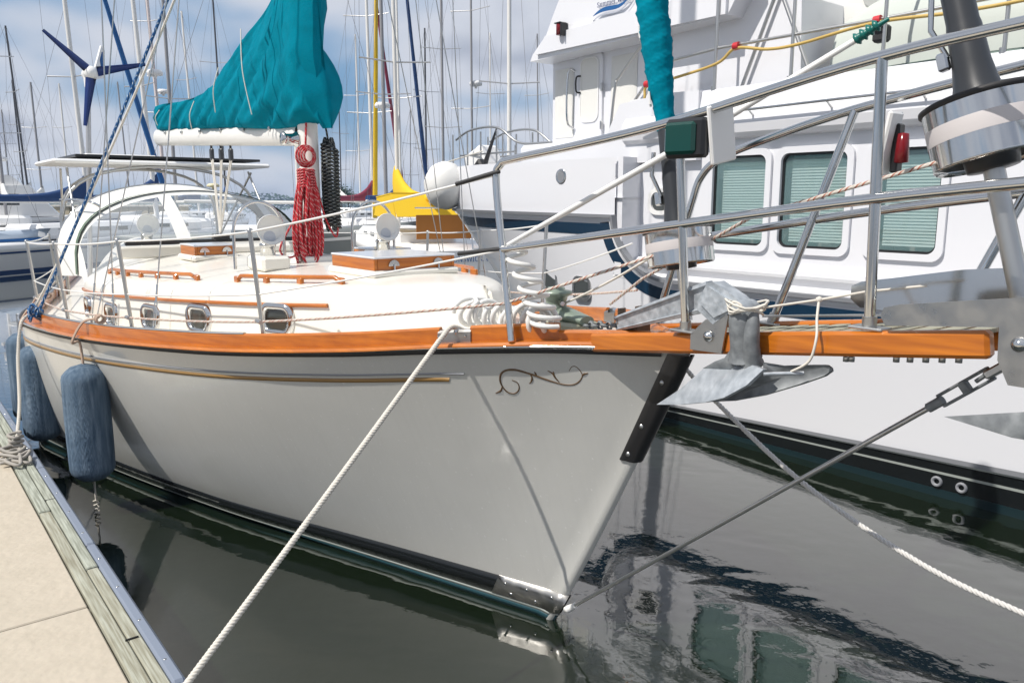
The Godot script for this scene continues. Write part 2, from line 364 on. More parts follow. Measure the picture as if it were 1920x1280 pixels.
func build_dock():
	var d := thing("dock", "beige concrete dock with a timber edge beside the white cutter", "dock", Vector3(-2, 0.44, 3.0))
	var x := 7.0; var k := 0
	for xe in [2.1, -0.93, -4.0, -7.05, -10.1, -13.2, -16.3]:
		var st := mb(); box(st, Vector3((x + xe) / 2, 0.32, 4.03), Vector3(x - xe - 0.012, 0.24, 3.6), Basis.IDENTITY, 0.006); obj("concrete_panel", st, M.concrete, d); x = xe
	var st2 := mb(); box(st2, Vector3(-4, 0.02, 4.2), Vector3(22, 0.36, 3.3)); obj("float", st2, mat(0.12, 0.12, 0.11, 0.9), d)
	# two rows of timber with butt joints, then the rubbing strip in lengths
	for row in 2:
		x = 7.0 - row * 1.3
		var zc: float = [2.19, 2.126][row]; var wd: float = [0.064, 0.056][row]
		k = 0
		while x > -16.0:
			var ln := 2.35 + 0.25 * sin(k * 2.1 + row)
			var st := mb(); box(st, Vector3(x - ln / 2, 0.375 + 0.004 * sin(k * 1.7 + row * 2), zc), Vector3(ln - 0.008, 0.16, wd), Basis.IDENTITY, 0.006)
			obj("timber", st, M.timber if (k + row) % 3 else M.timber2, d); x -= ln; k += 1
	x = 6.8; k = 0
	while x > -16.0:
		var st := mb(); box(st, Vector3(x - 0.85, 0.365, 2.066), Vector3(1.69, 0.17, 0.056), Basis.IDENTITY, 0.012); obj("rubbing_strip", st, M.strip, d)
		var sb := mb()
		for q in 4: lathe(sb, [Vector2(0, 0.004), Vector2(0.006, 0.003), Vector2(0.008, 0)], Transform3D(Basis.IDENTITY, Vector3(x - 0.2 - q * 0.42, 0.45, 2.07)), 8)
		obj("nail_heads", sb, M.steel, d)
		x -= 1.7; k += 1
	for p in [Vector3(-0.45, 0.458, 2.14), Vector3(-2.6, 0.458, 2.13)]:
		var sb := mb(); bar(sb, p - Vector3(0.006, 0.002, 0.028), p + Vector3(-0.006, -0.002, 0.028), 0.006, 0.008); obj("staple", sb, M.black, d)
	# grey line heaped on the dock edge
	var h := thing("rope_pile", "grey dock line heaped in loops on the dock edge", "rope", Vector3(-3.8, 0.46, 2.2))
	var pts := []
	for i in 26:
		var a := i * 1.35; var rr := 0.10 + 0.06 * sin(i * 2.3)
		pts.append(Vector3(-3.72 + 0.16 * sin(i * 0.5) + cos(a) * rr * 1.3, 0.475 + 0.035 * (i / 26.0) + 0.012 * sin(i * 3.1), 2.19 + sin(a) * rr * 0.75))
	var st := mb(); tube(st, smooth(pts, 7), 0.013, 7); obj("coil", st, M.rope_grey, h)
	st = mb(); pts = []
	for i in 14: pts.append(Vector3(-3.95 + cos(i * 1.9) * 0.055, 0.475 + i * 0.010, 2.15 + sin(i * 1.9) * 0.05))
	tube(st, smooth(pts, 7), 0.013, 7); obj("knot", st, M.rope_grey, h)

# ---- the cutter -------------------------------------------------------------------------------------------
const SCROLL := [[[0.691, 1.502], [0.668, 1.493], [0.654, 1.475], [0.65, 1.448], [0.664, 1.427], [0.696, 1.431], [0.726, 1.46], [0.745, 1.497], [0.746, 1.535], [0.726, 1.556], [0.691, 1.562], [0.654, 1.555], [0.603, 1.541], [0.552, 1.524], [0.501, 1.51], [0.457, 1.502], [0.416, 1.506], [0.395, 1.526], [0.39, 1.556], [0.404, 1.58], [0.431, 1.603], [0.448, 1.601], [0.454, 1.578]], [[0.62, 1.547], [0.606, 1.526], [0.604, 1.503], [0.611, 1.491]], [[0.589, 1.541], [0.596, 1.55], [0.603, 1.559]], [[0.48, 1.512], [0.505, 1.536], [0.522, 1.557], [0.548, 1.571]], [[0.514, 1.549], [0.518, 1.559], [0.522, 1.568]], [[0.39, 1.556], [0.384, 1.569], [0.369, 1.574]], [[0.729, 1.459], [0.731, 1.435], [0.751, 1.419]]]
const ZR := [[0.93, 0.0], [0.72, 0.135], [0.41, 0.32], [0.16, 0.48], [-0.09, 0.62], [-0.69, 0.91], [-1.48, 1.24], [-2.17, 1.46], [-3.06, 1.67], [-4.0, 1.81], [-5.0, 1.86], [-5.7, 1.77], [-6.7, 1.50], [-8.4, 1.05], [-10.4, 0.45]]
const HR := [[0.93, 1.738], [0.4, 1.715], [-0.09, 1.668], [-0.69, 1.59], [-1.48, 1.51], [-2.17, 1.46], [-3.06, 1.405], [-4.0, 1.36], [-5.0, 1.32], [-6.0, 1.30], [-7.0, 1.295], [-8.5, 1.31], [-10.4, 1.36]]
const ZC := [[-0.50, 0.04], [-0.56, 0.15], [-0.74, 0.30], [-1.2, 0.57], [-1.8, 0.86], [-2.6, 1.10], [-3.3, 1.25], [-4.3, 1.37], [-5.4, 1.33], [-6.5, 1.08], [-8.5, 0.60]]
func zr(x) -> float: return interp(ZR, x)
func hr(x) -> float: return interp(HR, x)
func zc(x) -> float: return interp(ZC, x)
func hs(x) -> float: return 1.84 - 0.05 * (-1.4 - x) if x < -1.4 else 1.84 + 0.02 * (x + 1.4)      # shoulder of the cabin
func ctop(x: float, z: float) -> float:
	var c := 1.90 - 0.01 * smoothstep(-1.5, -0.4, x); var t := clampf(absf(z) / maxf(zc(x), 0.05), 0, 1)
	return lerpf(c, hs(x), t * t)
func zw(d: float) -> float: return minf(3.0 * tanh(0.333 * d / 3.0), 1.75 + 0.02 * d) * (1.0 if d < 7.5 else 1.0 - 0.012 * pow(d - 7.5, 2.0))
func hullp(d: float, h: float, side := 1.0, off := 0.0) -> Vector3:
	var xr := 0.93 - d; var k := h / hr(xr)
	var sx := 0.923 * pow(maxf(h, 0.0) / 1.738, 0.94) if h >= 0 else h * 0.9
	var zt := zr(xr); var z0 := minf(zw(d), zt * 0.92) if d > 3.0 else zw(d)
	var z := lerpf(z0, zt, pow(k, lerpf(1.05, 0.56, smoothstep(0.2, 2.8, d)))) if k >= 0 else z0 * (1.0 + h * 0.9)
	z = maxf(z, 0.035 * (1.0 - exp(-d / 0.012)))
	var x := sx - d
	if off != 0.0:
		x += off * (0.9 if d < 0.03 else 0.3); z += off
	return Vector3(x, h, z * side)
func hull_band(st: SurfaceTool, d0, d1, hlo, hhi, side, off, n := 60):
	# strip lying just proud of the hull; hlo and hhi are heights, or drops below the rail when negative
	var a := PackedVector3Array(); var b := PackedVector3Array(); var a0 := PackedVector3Array(); var b0 := PackedVector3Array()
	for i in n + 1:
		var d := lerpf(d0, d1, pow(float(i) / n, 1.2)); var r := hr(0.93 - d)
		var l: float = hlo if hlo >= 0 else r + hlo
		var u: float = hhi if hhi >= 0 else r + hhi
		a.append(hullp(d, l, side, off)); b.append(hullp(d, u, side, off)); a0.append(hullp(d, l, side, -0.004)); b0.append(hullp(d, u, side, -0.004))
	grid(st, [a0, a, b, b0] if side > 0 else [b0, b, a, a0], true)
func rail_path(off_z: float, dh: float, x0: float, x1: float, n: int, side := 1.0) -> Array:
	var o := []
	for i in n + 1:
		var x := lerpf(x0, x1, float(i) / n); o.append(Vector3(x, hr(x) + dh, (zr(x) + off_z) * side))
	return o
func rail_bar(st: SurfaceTool, path: Array, w: float, h: float):   # upright board following a path; path is its lower centre line
	var rows := [PackedVector3Array(), PackedVector3Array(), PackedVector3Array(), PackedVector3Array(), PackedVector3Array(), PackedVector3Array(), PackedVector3Array()]
	var n := path.size()
	for i in n:
		var t: Vector3 = (path[mini(i + 1, n - 1)] - path[maxi(i - 1, 0)]); t.y = 0; t = t.normalized()
		var s := Vector3(-t.z, 0, t.x); var p: Vector3 = path[i]; var c := minf(0.012, w * 0.3)
		var k := 0
		for q in [[-w / 2, 0.0], [-w / 2, h - c], [-w / 2 + c, h], [w / 2 - c, h], [w / 2, h - c], [w / 2, 0.0], [-w / 2, 0.0]]:
			rows[k].append(p + s * q[0] + Vector3(0, q[1], 0)); k += 1
	grid(st, rows, false)
	for e in [0, n - 1]:
		var r := PackedVector3Array()
		for k in 6: r.append(rows[k][e])
		if e > 0: r.reverse()
		fan(st, r)

func build_cutter():
	var B := thing("sailing_cutter", "white cutter with varnished teak rails moored along the concrete dock", "sailboat", Vector3(-4, 0, 0))
	var ds := []
	for i in 61: ds.append(11.3 * pow(i / 60.0, 1.6))
	var hull: MeshInstance3D
	var st := mb()
	for side in [1.0, -1.0]:
		var rows := []
		for k in 25:
			var row := PackedVector3Array()
			for d in ds:
				var q := (k - 4) / 20.0
				row.append(hullp(d, q * hr(0.93 - d) if q >= 0 else q * 2.0, side))
			rows.append(row)
		if side < 0: rows.reverse()
		grid(st, rows)
	var tr := PackedVector3Array()      # transom
	for k in 25: var q := (k - 4) / 20.0; tr.append(hullp(11.3, q * hr(-10.37) if q >= 0 else q * 2.0, 1.0))
	for k in 25: var q := (20 - k) / 20.0; tr.append(hullp(11.3, q * hr(-10.37) if q >= 0 else q * 2.0, -1.0))
	fan(st, tr)
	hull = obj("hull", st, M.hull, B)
	for bnd in [["bottom_paint", 0.0, 11.2, -0.001, 0.042, 0.004, "bottom"], ["waterline_stripe", 0.0, 11.2, 0.042, 0.060, 0.005, "pale"], ["boot_stripe", 0.0, 11.2, 0.060, 0.205, 0.004, "boot"], ["rubbing_strake", 0.1, 11.1, -0.045, -0.002, 0.022, "rubber"], ["rail_molding", 0.24, 11.1, -0.018, -0.003, 0.034, "steel"], ["cove_stripe", 0.99, 10.5, -0.212, -0.186, 0.003, "gold"], ["cove_line", 0.92, 10.5, -0.170, -0.160, 0.006, "grey"]]:
		st = mb()
		for side in [1.0, -1.0]: hull_band(st, bnd[1], bnd[2], maxf(bnd[3], -0.3) if bnd[3] < -0.0015 else maxf(bnd[3], 0.0), bnd[4], side, bnd[5], 90)
		obj(bnd[0], st, M[bnd[6]], hull)
	# black chafe guard down the stem, and the steel bobstay plate at its foot
	st = mb(); var rows := []
	for k in 15:
		var h := lerpf(1.12, 1.70, k / 14.0); var row := PackedVector3Array()
		for q in [[-0.015, 0.0], [-0.015, 0.009], [-0.008, 0.012], [0.0, 0.014], [0.01, 0.014], [0.03, 0.013], [0.06, 0.012], [0.085, 0.010], [0.085, 0.0]]:
			var p := hullp(absf(q[0]), h, signf(q[0]) if q[0] != 0 else 1.0)
			row.append(p + Vector3(q[1] * 1.3, 0, q[1] * signf(q[0])))
		rows.append(row)
	grid(st, rows); fan(st, rows[0]); obj("stem_guard", st, M.black, hull)
	st = mb()
	for h in [1.16, 1.32, 1.56]: lathe(st, [Vector2(0, 0.006), Vector2(0.012, 0.004), Vector2(0.014, 0)], Transform3D(Basis(Vector3.RIGHT, PI / 2), hullp(0.06, h) + Vector3(0.012, 0, 0.012)), 10)
	obj("guard_bolts", st, M.steel_dull, hull)
	st = mb(); hull_band(st, 0.0, 0.44, 0.062, 0.208, 1.0, 0.008, 12); hull_band(st, 0.0, 0.44, 0.062, 0.208, -1.0, 0.008, 12)
	var plate := obj("bobstay_plate", st, M.steel_plate, hull)
	st = mb()
	for q in [[0.08, 0.165], [0.16, 0.10], [0.24, 0.165], [0.32, 0.10], [0.38, 0.165]]: lathe(st, [Vector2(0, 0.006), Vector2(0.008, 0.005), Vector2(0.010, 0)], Transform3D(Basis(Vector3.RIGHT, PI / 2), hullp(q[0], q[1]) + Vector3(0.006, 0, 0.014)), 10)
	obj("plate_bolts", st, M.steel, plate)
	# scroll ornament by the bow
	for cv in SCROLL:
		st = mb(); var pts := []
		for p in cv: pts.append(hullp(p[0], p[1], 1.0, -0.0015))
		pts = smooth(pts, 6); var rr := []
		for i in pts.size(): rr.append(lerpf(0.0065, 0.0028, absf(2.0 * i / pts.size() - 0.9)))
		tube(st, pts, rr, 6); obj("scroll_ornament", st, M.brown, hull)
	# deck
	st = mb(); rows = []
	for j in 9:
		var row := PackedVector3Array(); var t := (j - 4) / 4.0
		for i in 46:
			var x := 0.86 - 11.2 * i / 45.0; row.append(Vector3(x, hr(x) - 0.012 + 0.03 * (1 - t * t), t * maxf(zr(x) - 0.02, 0.01)))
		rows.append(row)
	grid(st, rows); obj("deck", st, M.gel, B)
	# teak cap and bulwark board both sides
	for side in [1.0, -1.0]:
		st = mb(); rail_bar(st, rail_path(-0.035, 0.0, 0.86, -10.3, 70, side), 0.10, 0.018); obj("cap_rail", st, M.teak, B)
		st = mb(); rail_bar(st, rail_path(-0.075, 0.016, 0.34, -0.06, 8, side), 0.035, 0.085); obj("toe_rail", st, M.teak, B)
		st = mb(); rail_bar(st, rail_path(-0.075, 0.016, -0.22, -10.2, 64, side), 0.035, 0.085); obj("toe_rail", st, M.teak, B)
		st = mb(); rail_bar(st, rail_path(-0.075, 0.016, 0.80, 0.34, 8, side), 0.045, 0.05); obj("bow_rail_board", st, M.teak, B)
		st = mb(); rail_bar(st, rail_path(-0.075, 0.101, -1.5, -10.2, 60, side), 0.03, 0.008); obj("rail_cover_strip", st, M.steel_dull, B)
		st = mb(); rail_bar(st, rail_path(-0.075, 0.014, -0.055, -0.225, 4, side), 0.05, 0.07)
		var ck := obj("chock", st, M.steel_plate, B); st = mb()
		for x in [-0.07, -0.21]: lathe(st, [Vector2(0, 0.004), Vector2(0.008, 0)], Transform3D(Basis(Vector3.RIGHT, PI / 2), Vector3(x, hr(x) + 0.05, (zr(x) - 0.045) * side)), 8)
		lathe(st, [Vector2(0.024, -0.02), Vector2(0.03, 0), Vector2(0.024, 0.02)], Transform3D(Basis(Vector3.RIGHT, PI / 2), Vector3(-0.14, hr(-0.14) + 0.075, (zr(-0.14) - 0.075) * side)), 14)
		obj("chock_lip", st, M.steel, ck)
	# cabin trunk: side, rolled shoulder and crown in one skin
	st = mb(); rows = []; var ports := [[-1.80, 1.63], [-2.62, 1.56], [-3.32, 1.50], [-4.12, 1.44], [-5.0, 1.41]]
	var cx := []
	for i in 50: cx.append(-0.50 - 8.0 * pow(i / 49.0, 1.5))
	for q in ports: cx.append(q[0] - 0.108); cx.append(q[0] + 0.108)
	cx.sort(); cx.reverse()
	for j in 21:      # shoulder and crown
		var row := PackedVector3Array(); var t := (j - 10) / 10.0 * 0.75; var sg := signf(t) if t != 0 else 1.0; var a := absf(t)
		for x in cx:
			var z := zc(x); var nose := smoothstep(-1.1, -0.5, x)
			if a > 0.55:
				var q := (0.75 - a) / 0.2; var zz := z - 0.03 - 0.09 * (1 - cos(q * PI / 2)); row.append(Vector3(x - 0.1 * nose - 0.05 * q * nose, hs(x) - 0.06 + (ctop(x, zz) - hs(x) + 0.06) * sin(q * PI / 2), sg * maxf(zz, 0.02)))
			else:
				var zz := (z - 0.12) * a / 0.55; row.append(Vector3(x - 0.15 * nose, ctop(x, zz), sg * maxf(zz, 0.0)))
		rows.append(row)
	rows.reverse(); grid(st, rows)
	var fr := PackedVector3Array()
	for j in 21: fr.append(rows[j][0])
	var wall := func(x: float, q: float, sg: float) -> Vector3: return Vector3(x - 0.10 * q * smoothstep(-1.1, -0.5, x), lerpf(hr(x) - 0.02, hs(x) - 0.06, q), sg * (maxf(zc(x) - 0.03 * q, 0.02)))
	fr.append(wall.call(-0.5, 0.0, -1.0)); fr.insert(0, wall.call(-0.5, 0.0, 1.0)); fan(st, fr)
	st.set_smooth_group(0)
	for sg in [1.0, -1.0]:      # cabin sides, open where the portlights sit
		for i in cx.size() - 1:
			var xa: float = cx[i]; var xb: float = cx[i + 1]; var bands := [[0.0, 0.5], [0.5, 1.0]]
			for q in ports:
				if xa <= q[0] + 0.1085 and xb >= q[0] - 0.1085:
					var f0: float = hr(q[0]) - 0.02; var sp: float = hs(q[0]) - 0.06 - f0; bands = [[0.0, (q[1] - 0.072 - f0) / sp], [(q[1] + 0.072 - f0) / sp, 1.0]]
			for bd in bands:
				var v := [wall.call(xa, bd[0], sg), wall.call(xa, bd[1], sg), wall.call(xb, bd[1], sg), wall.call(xb, bd[0], sg)]
				if sg > 0: quad(st, v[0], v[3], v[2], v[1])
				else: quad(st, v[0], v[1], v[2], v[3])
	var cab := obj("cabin_trunk", st, M.gel, B)
	for side in [1.0, -1.0]:
		st = mb(); var pts := []
		for i in 31: var x := lerpf(-1.42, -5.6, i / 30.0); pts.append(Vector3(x, hs(x) - 0.095, side * (zc(x) - 0.018)))
		tube(st, pts, 0.014, 8); obj("trim_strip", st, M.teak, cab)
		for seg in [[-1.50, -2.45, 3], [-2.95, -4.9, 6]]:       # grab rails with feet
			st = mb(); pts = []
			for i in 21:
				var x := lerpf(seg[0], seg[1], i / 20.0); var z := zc(x) - 0.20; pts.append(Vector3(x, ctop(x, z) + 0.042 - 0.03 * (1.0 if i == 0 or i == 20 else 0.0), side * z))
			tube(st, pts, 0.0155, 10)
			var hrl := obj("grab_rail", st, M.teak, cab)
			for k in seg[2] + 1:
				var x := lerpf(seg[0], seg[1], k / float(seg[2])); var z := zc(x) - 0.20; st = mb(); box(st, Vector3(x, ctop(x, z) + 0.015, side * z), Vector3(0.07, 0.05, 0.027), Basis.IDENTITY, 0.006); obj("foot", st, M.teak, hrl)
	for q in ports:
		for side in [1.0, -1.0]: portlight(cab, q[0], q[1], side)
	hatch(B, Vector3(-1.80, 0, -0.03), 0.62, 0.64, 2); hatch(B, Vector3(-4.3, 0, 0.46), 0.42, 0.36, 2); hatch(B, Vector3(-3.0, 0, -0.62), 0.36, 0.36, 1)
	for c in [Vector3(-2.77, 0, 0.5), Vector3(-2.77, 0, -0.5), Vector3(-6.0, 0, 0.55)]: cowl(B, c, c.x > -4)
	# sea hood and companion coaming ahead of the dodger
	st = mb(); box(st, Vector3(-4.95, 1.93, 0), Vector3(1.0, 0.10, 0.85), Basis.IDENTITY, 0.03); obj("sea_hood", st, M.gel, B)
	st = mb(); box(st, Vector3(-5.1, 1.90, 0.0), Vector3(0.10, 0.12, 2.1), Basis.IDENTITY, 0.02); obj("traveller_bridge", st, M.gel, B)
	st = mb(); bar(st, Vector3(-5.0, 1.99, -1.0), Vector3(-5.0, 1.99, 1.0), 0.05, 0.04, 0.006); box(st, Vector3(-5.0, 2.03, 0.1), Vector3(0.09, 0.06, 0.16), Basis.IDENTITY, 0.01); obj("traveller", st, M.black, B)
	build_rig(B); build_rails(B); build_canvas(B); build_bow(B)

func portlight(cab, x, h, side):
	var t := Vector3(x + 0.1, 0, zc(x + 0.1)) - Vector3(x - 0.1, 0, zc(x - 0.1)); t = t.normalized()
	var nrm := Vector3(-t.z, 0, t.x) * (1.0 if Vector3(-t.z, 0, t.x).z > 0 else -1.0)
	var bas := Basis(t, Vector3.UP, nrm)
	if side < 0: bas = Basis(Vector3(t.x, 0, -t.z), Vector3.UP, Vector3(nrm.x, 0, -nrm.z))
	var xf := Transform3D(bas, Vector3(x, h, side * (zc(x) - 0.016)))
	var st := mb()
	var o := rrect(0.30, 0.215, 0.075, 6); var m := rrect(0.275, 0.19, 0.068, 6); var i := rrect(0.21, 0.135, 0.05, 6)
	var rows := []
	for q in [[o, -0.02], [o, 0.012], [m, 0.026], [i, 0.022], [i, 0.0]]:
		var row := PackedVector3Array()
		for p in q[0]: row.append(xf * Vector3(p.x, p.y, q[1]))
		rows.append(row)
	grid(st, rows, true, true); var p0 := obj("portlight", st, M.steel, cab)
	st = mb(); prism(st, rrect(0.22, 0.145, 0.05, 6), 0.006, xf.translated_local(Vector3(0, 0, 0.002))); obj("pane", st, M.cabin_glass, p0)
	st = mb(); bar(st, xf * Vector3(0.01, -0.07, 0.012), xf * Vector3(0.01, 0.07, 0.012), 0.008, 0.012); obj("inner_frame", st, M.steel_dull, p0)

func hatch(B, c: Vector3, lx: float, lz: float, latches: int):
	var y := ctop(c.x, absf(c.z)); var st := mb()
	box(st, Vector3(c.x, y + 0.01, c.z), Vector3(lx + 0.05, 0.05, lz + 0.05), Basis.IDENTITY, 0.015); var hh := obj("hatch", st, M.gel, B)
	for s in [-1, 1]:
		st = mb(); box(st, Vector3(c.x, y + 0.075, c.z + s * (lz / 2 - 0.012)), Vector3(lx, 0.08, 0.024), Basis.IDENTITY, 0.004); obj("frame_side", st, M.teak, hh)
		st = mb(); box(st, Vector3(c.x + s * (lx / 2 - 0.012), y + 0.075, c.z), Vector3(0.024, 0.08, lz - 0.05), Basis.IDENTITY, 0.004); obj("frame_end", st, M.teak2, hh)
	st = mb(); box(st, Vector3(c.x, y + 0.120, c.z), Vector3(lx + 0.012, 0.014, lz + 0.012), Basis.IDENTITY, 0.005); obj("lid", st, mat(0.62, 0.64, 0.68, 0.15), hh)
	for k in latches:
		var z := c.z + (k - (latches - 1) / 2.0) * lz * 0.55; st = mb()
		var prof := PackedVector2Array()
		for j in 9: prof.append(Vector2(cos(PI * j / 8.0), sin(PI * j / 8.0)) * 0.042)
		prism(st, prof, 0.012, Transform3D(Basis(Vector3.UP, PI / 2), Vector3(c.x + lx / 2 + 0.006, y + 0.062, z)))
		tube(st, [Vector3(c.x + lx / 2 + 0.014, y + 0.075, z), Vector3(c.x + lx / 2 + 0.018, y + 0.02, z)], 0.007, 6); obj("latch", st, M.steel, hh)

func cowl(B, c: Vector3, guarded: bool):
	var y := ctop(c.x, absf(c.z)); var st := mb()
	box(st, Vector3(c.x, y + 0.05, c.z), Vector3(0.34, 0.11, 0.22), Basis.IDENTITY, 0.02); var v := obj("dorade_vent", st, M.gel, B)
	st = mb(); lathe(st, [Vector2(0.056, 0.10), Vector2(0.056, 0.17), Vector2(0.062, 0.17), Vector2(0.062, 0.19), Vector2(0.05, 0.20)], Transform3D(Basis.IDENTITY, Vector3(c.x, y, c.z)), 18); obj("vent_collar", st, M.steel, v)
	# cowl: an elbow flaring to a round mouth that faces the bow
	st = mb(); var rows := []; var n := 12
	for k in n:
		var t := float(k) / (n - 1); var a := t * PI * 0.47; var r := lerpf(0.05, 0.115, t * t)
		var ctr := Vector3(c.x + 0.10 * (1 - cos(a)), y + 0.17 + 0.13 * sin(a) , c.z); var ax := Vector3(sin(a), cos(a), 0); var e1 := Vector3(0, 0, 1); var e2 := ax.cross(e1)
		var row := PackedVector3Array()
		for j in 24: row.append(ctr + (e1 * cos(TAU * j / 24) + e2 * sin(TAU * j / 24)) * r)
		rows.append(row)
	var mouth: PackedVector3Array = rows[n - 1]; var inner := []
	for k in 4:
		var row := PackedVector3Array(); var ctr := Vector3(c.x + 0.10, y + 0.30, c.z)
		for p in mouth: row.append(ctr + (p - ctr) * [0.95, 0.93, 0.80, 0.42][k] + Vector3([0.006, -0.006, -0.022, -0.045][k], [0, 0, -0.008, -0.055][k], 0))
		rows.append(row)
	grid(st, rows, true, true); obj("cowl", st, M.vinyl, v)
	st = mb(); var rr := PackedVector3Array()
	for p in rows[-1]: rr.append(p)
	fan(st, rr); obj("throat", st, mat(0.5, 0.53, 0.58, 0.6), v)
	if guarded:
		st = mb(); var pts := []
		for k in 25:
			var a := PI * k / 24.0; var yy := sin(a); pts.append(Vector3(c.x - 0.16, y + 0.27 + (0.24 * yy), c.z + cos(a) * 0.20))
		pts.push_front(Vector3(c.x - 0.16, y, c.z + 0.20)); pts.append(Vector3(c.x - 0.16, y, c.z - 0.20))
		tube(st, pts, 0.0125, 8); obj("vent_guard", st, M.steel, v)

func turnbuckle(st: SurfaceTool, a: Vector3, t: Vector3):
	var s := t.cross(Vector3.UP).normalized() * 0.011
	tube(st, [a, a + t * 0.07], [0.008, 0.008], 6)
	tube(st, [a + t * 0.06, a + t * 0.075], 0.013, 8); tube(st, [a + t * 0.235, a + t * 0.25], 0.013, 8)
	tube(st, [a + t * 0.07 + s, a + t * 0.24 + s], 0.0045, 5); tube(st, [a + t * 0.07 - s, a + t * 0.24 - s], 0.0045, 5)
	tube(st, [a + t * 0.24, a + t * 0.36], [0.007, 0.0085], 6)

func build_rig(B):
	var st := mb(); var rows := []
	for k in 2:
		var row := PackedVector3Array(); var y: float = [1.86, 14.6][k]
		for j in 20: row.append(Vector3(-3.06 + cos(TAU * j / 20) * 0.105 , y, sin(TAU * j / 20) * 0.075))
		rows.append(row)
	grid(st, rows, true, true); var mast := obj("mast", st, M.spar, B)
	st = mb(); box(st, Vector3(-3.06, 1.91, 0), Vector3(0.36, 0.07, 0.30), Basis.IDENTITY, 0.01); obj("mast_collar", st, M.vinyl, mast)
	st = mb(); box(st, Vector3(-2.93, 1.93, 0.02), Vector3(0.02, 0.05, 0.34), Basis.IDENTITY, 0.004)
	for k in 6: box(st, Vector3(-2.915, 1.93, -0.12 + k * 0.05), Vector3(0.012, 0.018, 0.03))
	obj("halyard_plate", st, M.steel_dull, mast)
	st = mb(); lathe(st, [Vector2(0.0, 0.12), Vector2(0.05, 0.115), Vector2(0.055, 0.10), Vector2(0.04, 0.08), Vector2(0.045, 0.02), Vector2(0.06, 0.0), Vector2(0.065, -0.02), Vector2(0, -0.02)], Transform3D(Basis(Vector3.RIGHT, PI / 2), Vector3(-3.10, 2.88, 0.09)), 20); obj("winch", st, M.steel, mast)
	# boom under its sail cover
	st = mb(); rows = []
	for k in 9:
		var x := lerpf(-3.18, -7.3, k / 8.0); var y := lerpf(2.93, 3.14, k / 8.0); var row := PackedVector3Array()
		for j in 16: row.append(Vector3(x, y + sin(TAU * j / 16) * 0.095, cos(TAU * j / 16) * 0.06))
		rows.append(row)
	grid(st, rows, true, true); fan(st, rows[8]); var boom := obj("boom", st, M.spar, B)
	for k in 6:
		st = mb(); var x := -3.7 - k * 0.62; box(st, Vector3(x, lerpf(2.93, 3.14, (-3.18 - x) / 4.12) + 0.05, 0.062), Vector3(0.035, 0.03, 0.02), Basis.IDENTITY, 0.004); obj("boom_cleat", st, M.steel_dull, boom)
	for k in 3:      # mainsheet blocks and falls down to the traveller
		st = mb(); var x := -4.85 - k * 0.28; var y := lerpf(2.93, 3.14, (-3.18 - x) / 4.12) - 0.09
		tube(st, [Vector3(x, y + 0.02, 0), Vector3(x, y - 0.05, 0)], 0.012, 6); box(st, Vector3(x, y - 0.09, 0), Vector3(0.07, 0.12, 0.035), Basis.IDENTITY, 0.012); obj("mainsheet_block", st, M.drum, boom)
		st = mb()
		for q in [-0.022, 0.022]: tube(st, [Vector3(x + q, y - 0.13, 0), Vector3(-5.0 + q * 0.6, 2.07, 0.1)], 0.007, 6)
		obj("mainsheet", st, M.rope, boom)
	# sail cover
	var top := [[-7.28, 3.40], [-7.15, 3.50], [-6.2, 3.47], [-5.4, 3.50], [-4.9, 3.60], [-4.04, 3.90], [-3.55, 4.12], [-3.2, 4.55], [-2.9, 5.0], [-2.78, 5.0]]
	var bot := [[-7.28, 3.22], [-6.0, 3.15], [-4.6, 3.07], [-3.6, 2.99], [-3.2, 2.98], [-3.0, 2.99], [-2.85, 3.02], [-2.78, 2.96]]
	var f := FastNoiseLite.new(); f.seed = 6; f.frequency = 1.0; f.fractal_octaves = 4
	st = mb(); rows = []
	for i in 110:
		var x := lerpf(-7.28, -2.78, i / 109.0); var t := interp(top, x); var b := interp(bot, x); var row := PackedVector3Array()
		var wd := 0.085 + 0.085 * smoothstep(-6.5, -3.3, x); var e := minf(1.0, sqrt(maxf(0.0, (x + 7.29) / 0.10)) ); e = minf(e, sqrt(maxf(0.02, (-2.77 - x) / 0.16)))
		for j in 48:
			var a := TAU * j / 48; var ys := sin(a); var zs := cos(a)
			var y := lerpf(b, t, 0.5 + 0.5 * ys); var q := 0.5 + 0.5 * ys
			var w2 := wd * e * (0.35 + 0.65 * pow(maxf(0.0, 1.0 - q * 0.85), 0.6)) * signf(zs) * pow(absf(zs), 0.6)
			var dg := x * 1.8 - y * 3.6      # folds run down and aft from the gooseneck
			var wr := 0.055 * f.get_noise_3d(dg * 0.55, y * 0.35 + x * 0.25, signf(zs) * 3.0) + 0.045 * f.get_noise_3d(dg * 1.5, y * 0.5 - x * 0.5, 5.0 + signf(zs)) + 0.055 * smoothstep(3.5, 3.0, y) * smoothstep(-4.6, -3.4, x) * f.get_noise_3d(x * 0.9 + y * 0.4, y * 3.2 - x * 0.9, 9.0)
			row.append(Vector3(x, y, w2 + wr * signf(zs) * minf(1.0, absf(zs) * 3) * (0.5 + e * 0.9)))
		rows.append(row)
	grid(st, rows, true, true); fan(st, rows[0]); var e9: PackedVector3Array = rows[109]; e9.reverse(); fan(st, e9); var cov := obj("sail_cover", st, M.teal, B)
	for i in [22, 48, 74, 96]:
		st = mb(); var sm := []
		for j in range(-11, 12): sm.append(rows[i][posmod(j, 48)] + Vector3(0, 0, 0.001))
		tube(st, sm, 0.0045, 5); obj("seam", st, M.teal, cov)
	st = mb()      # flap hanging in front of the mast
	rows = []
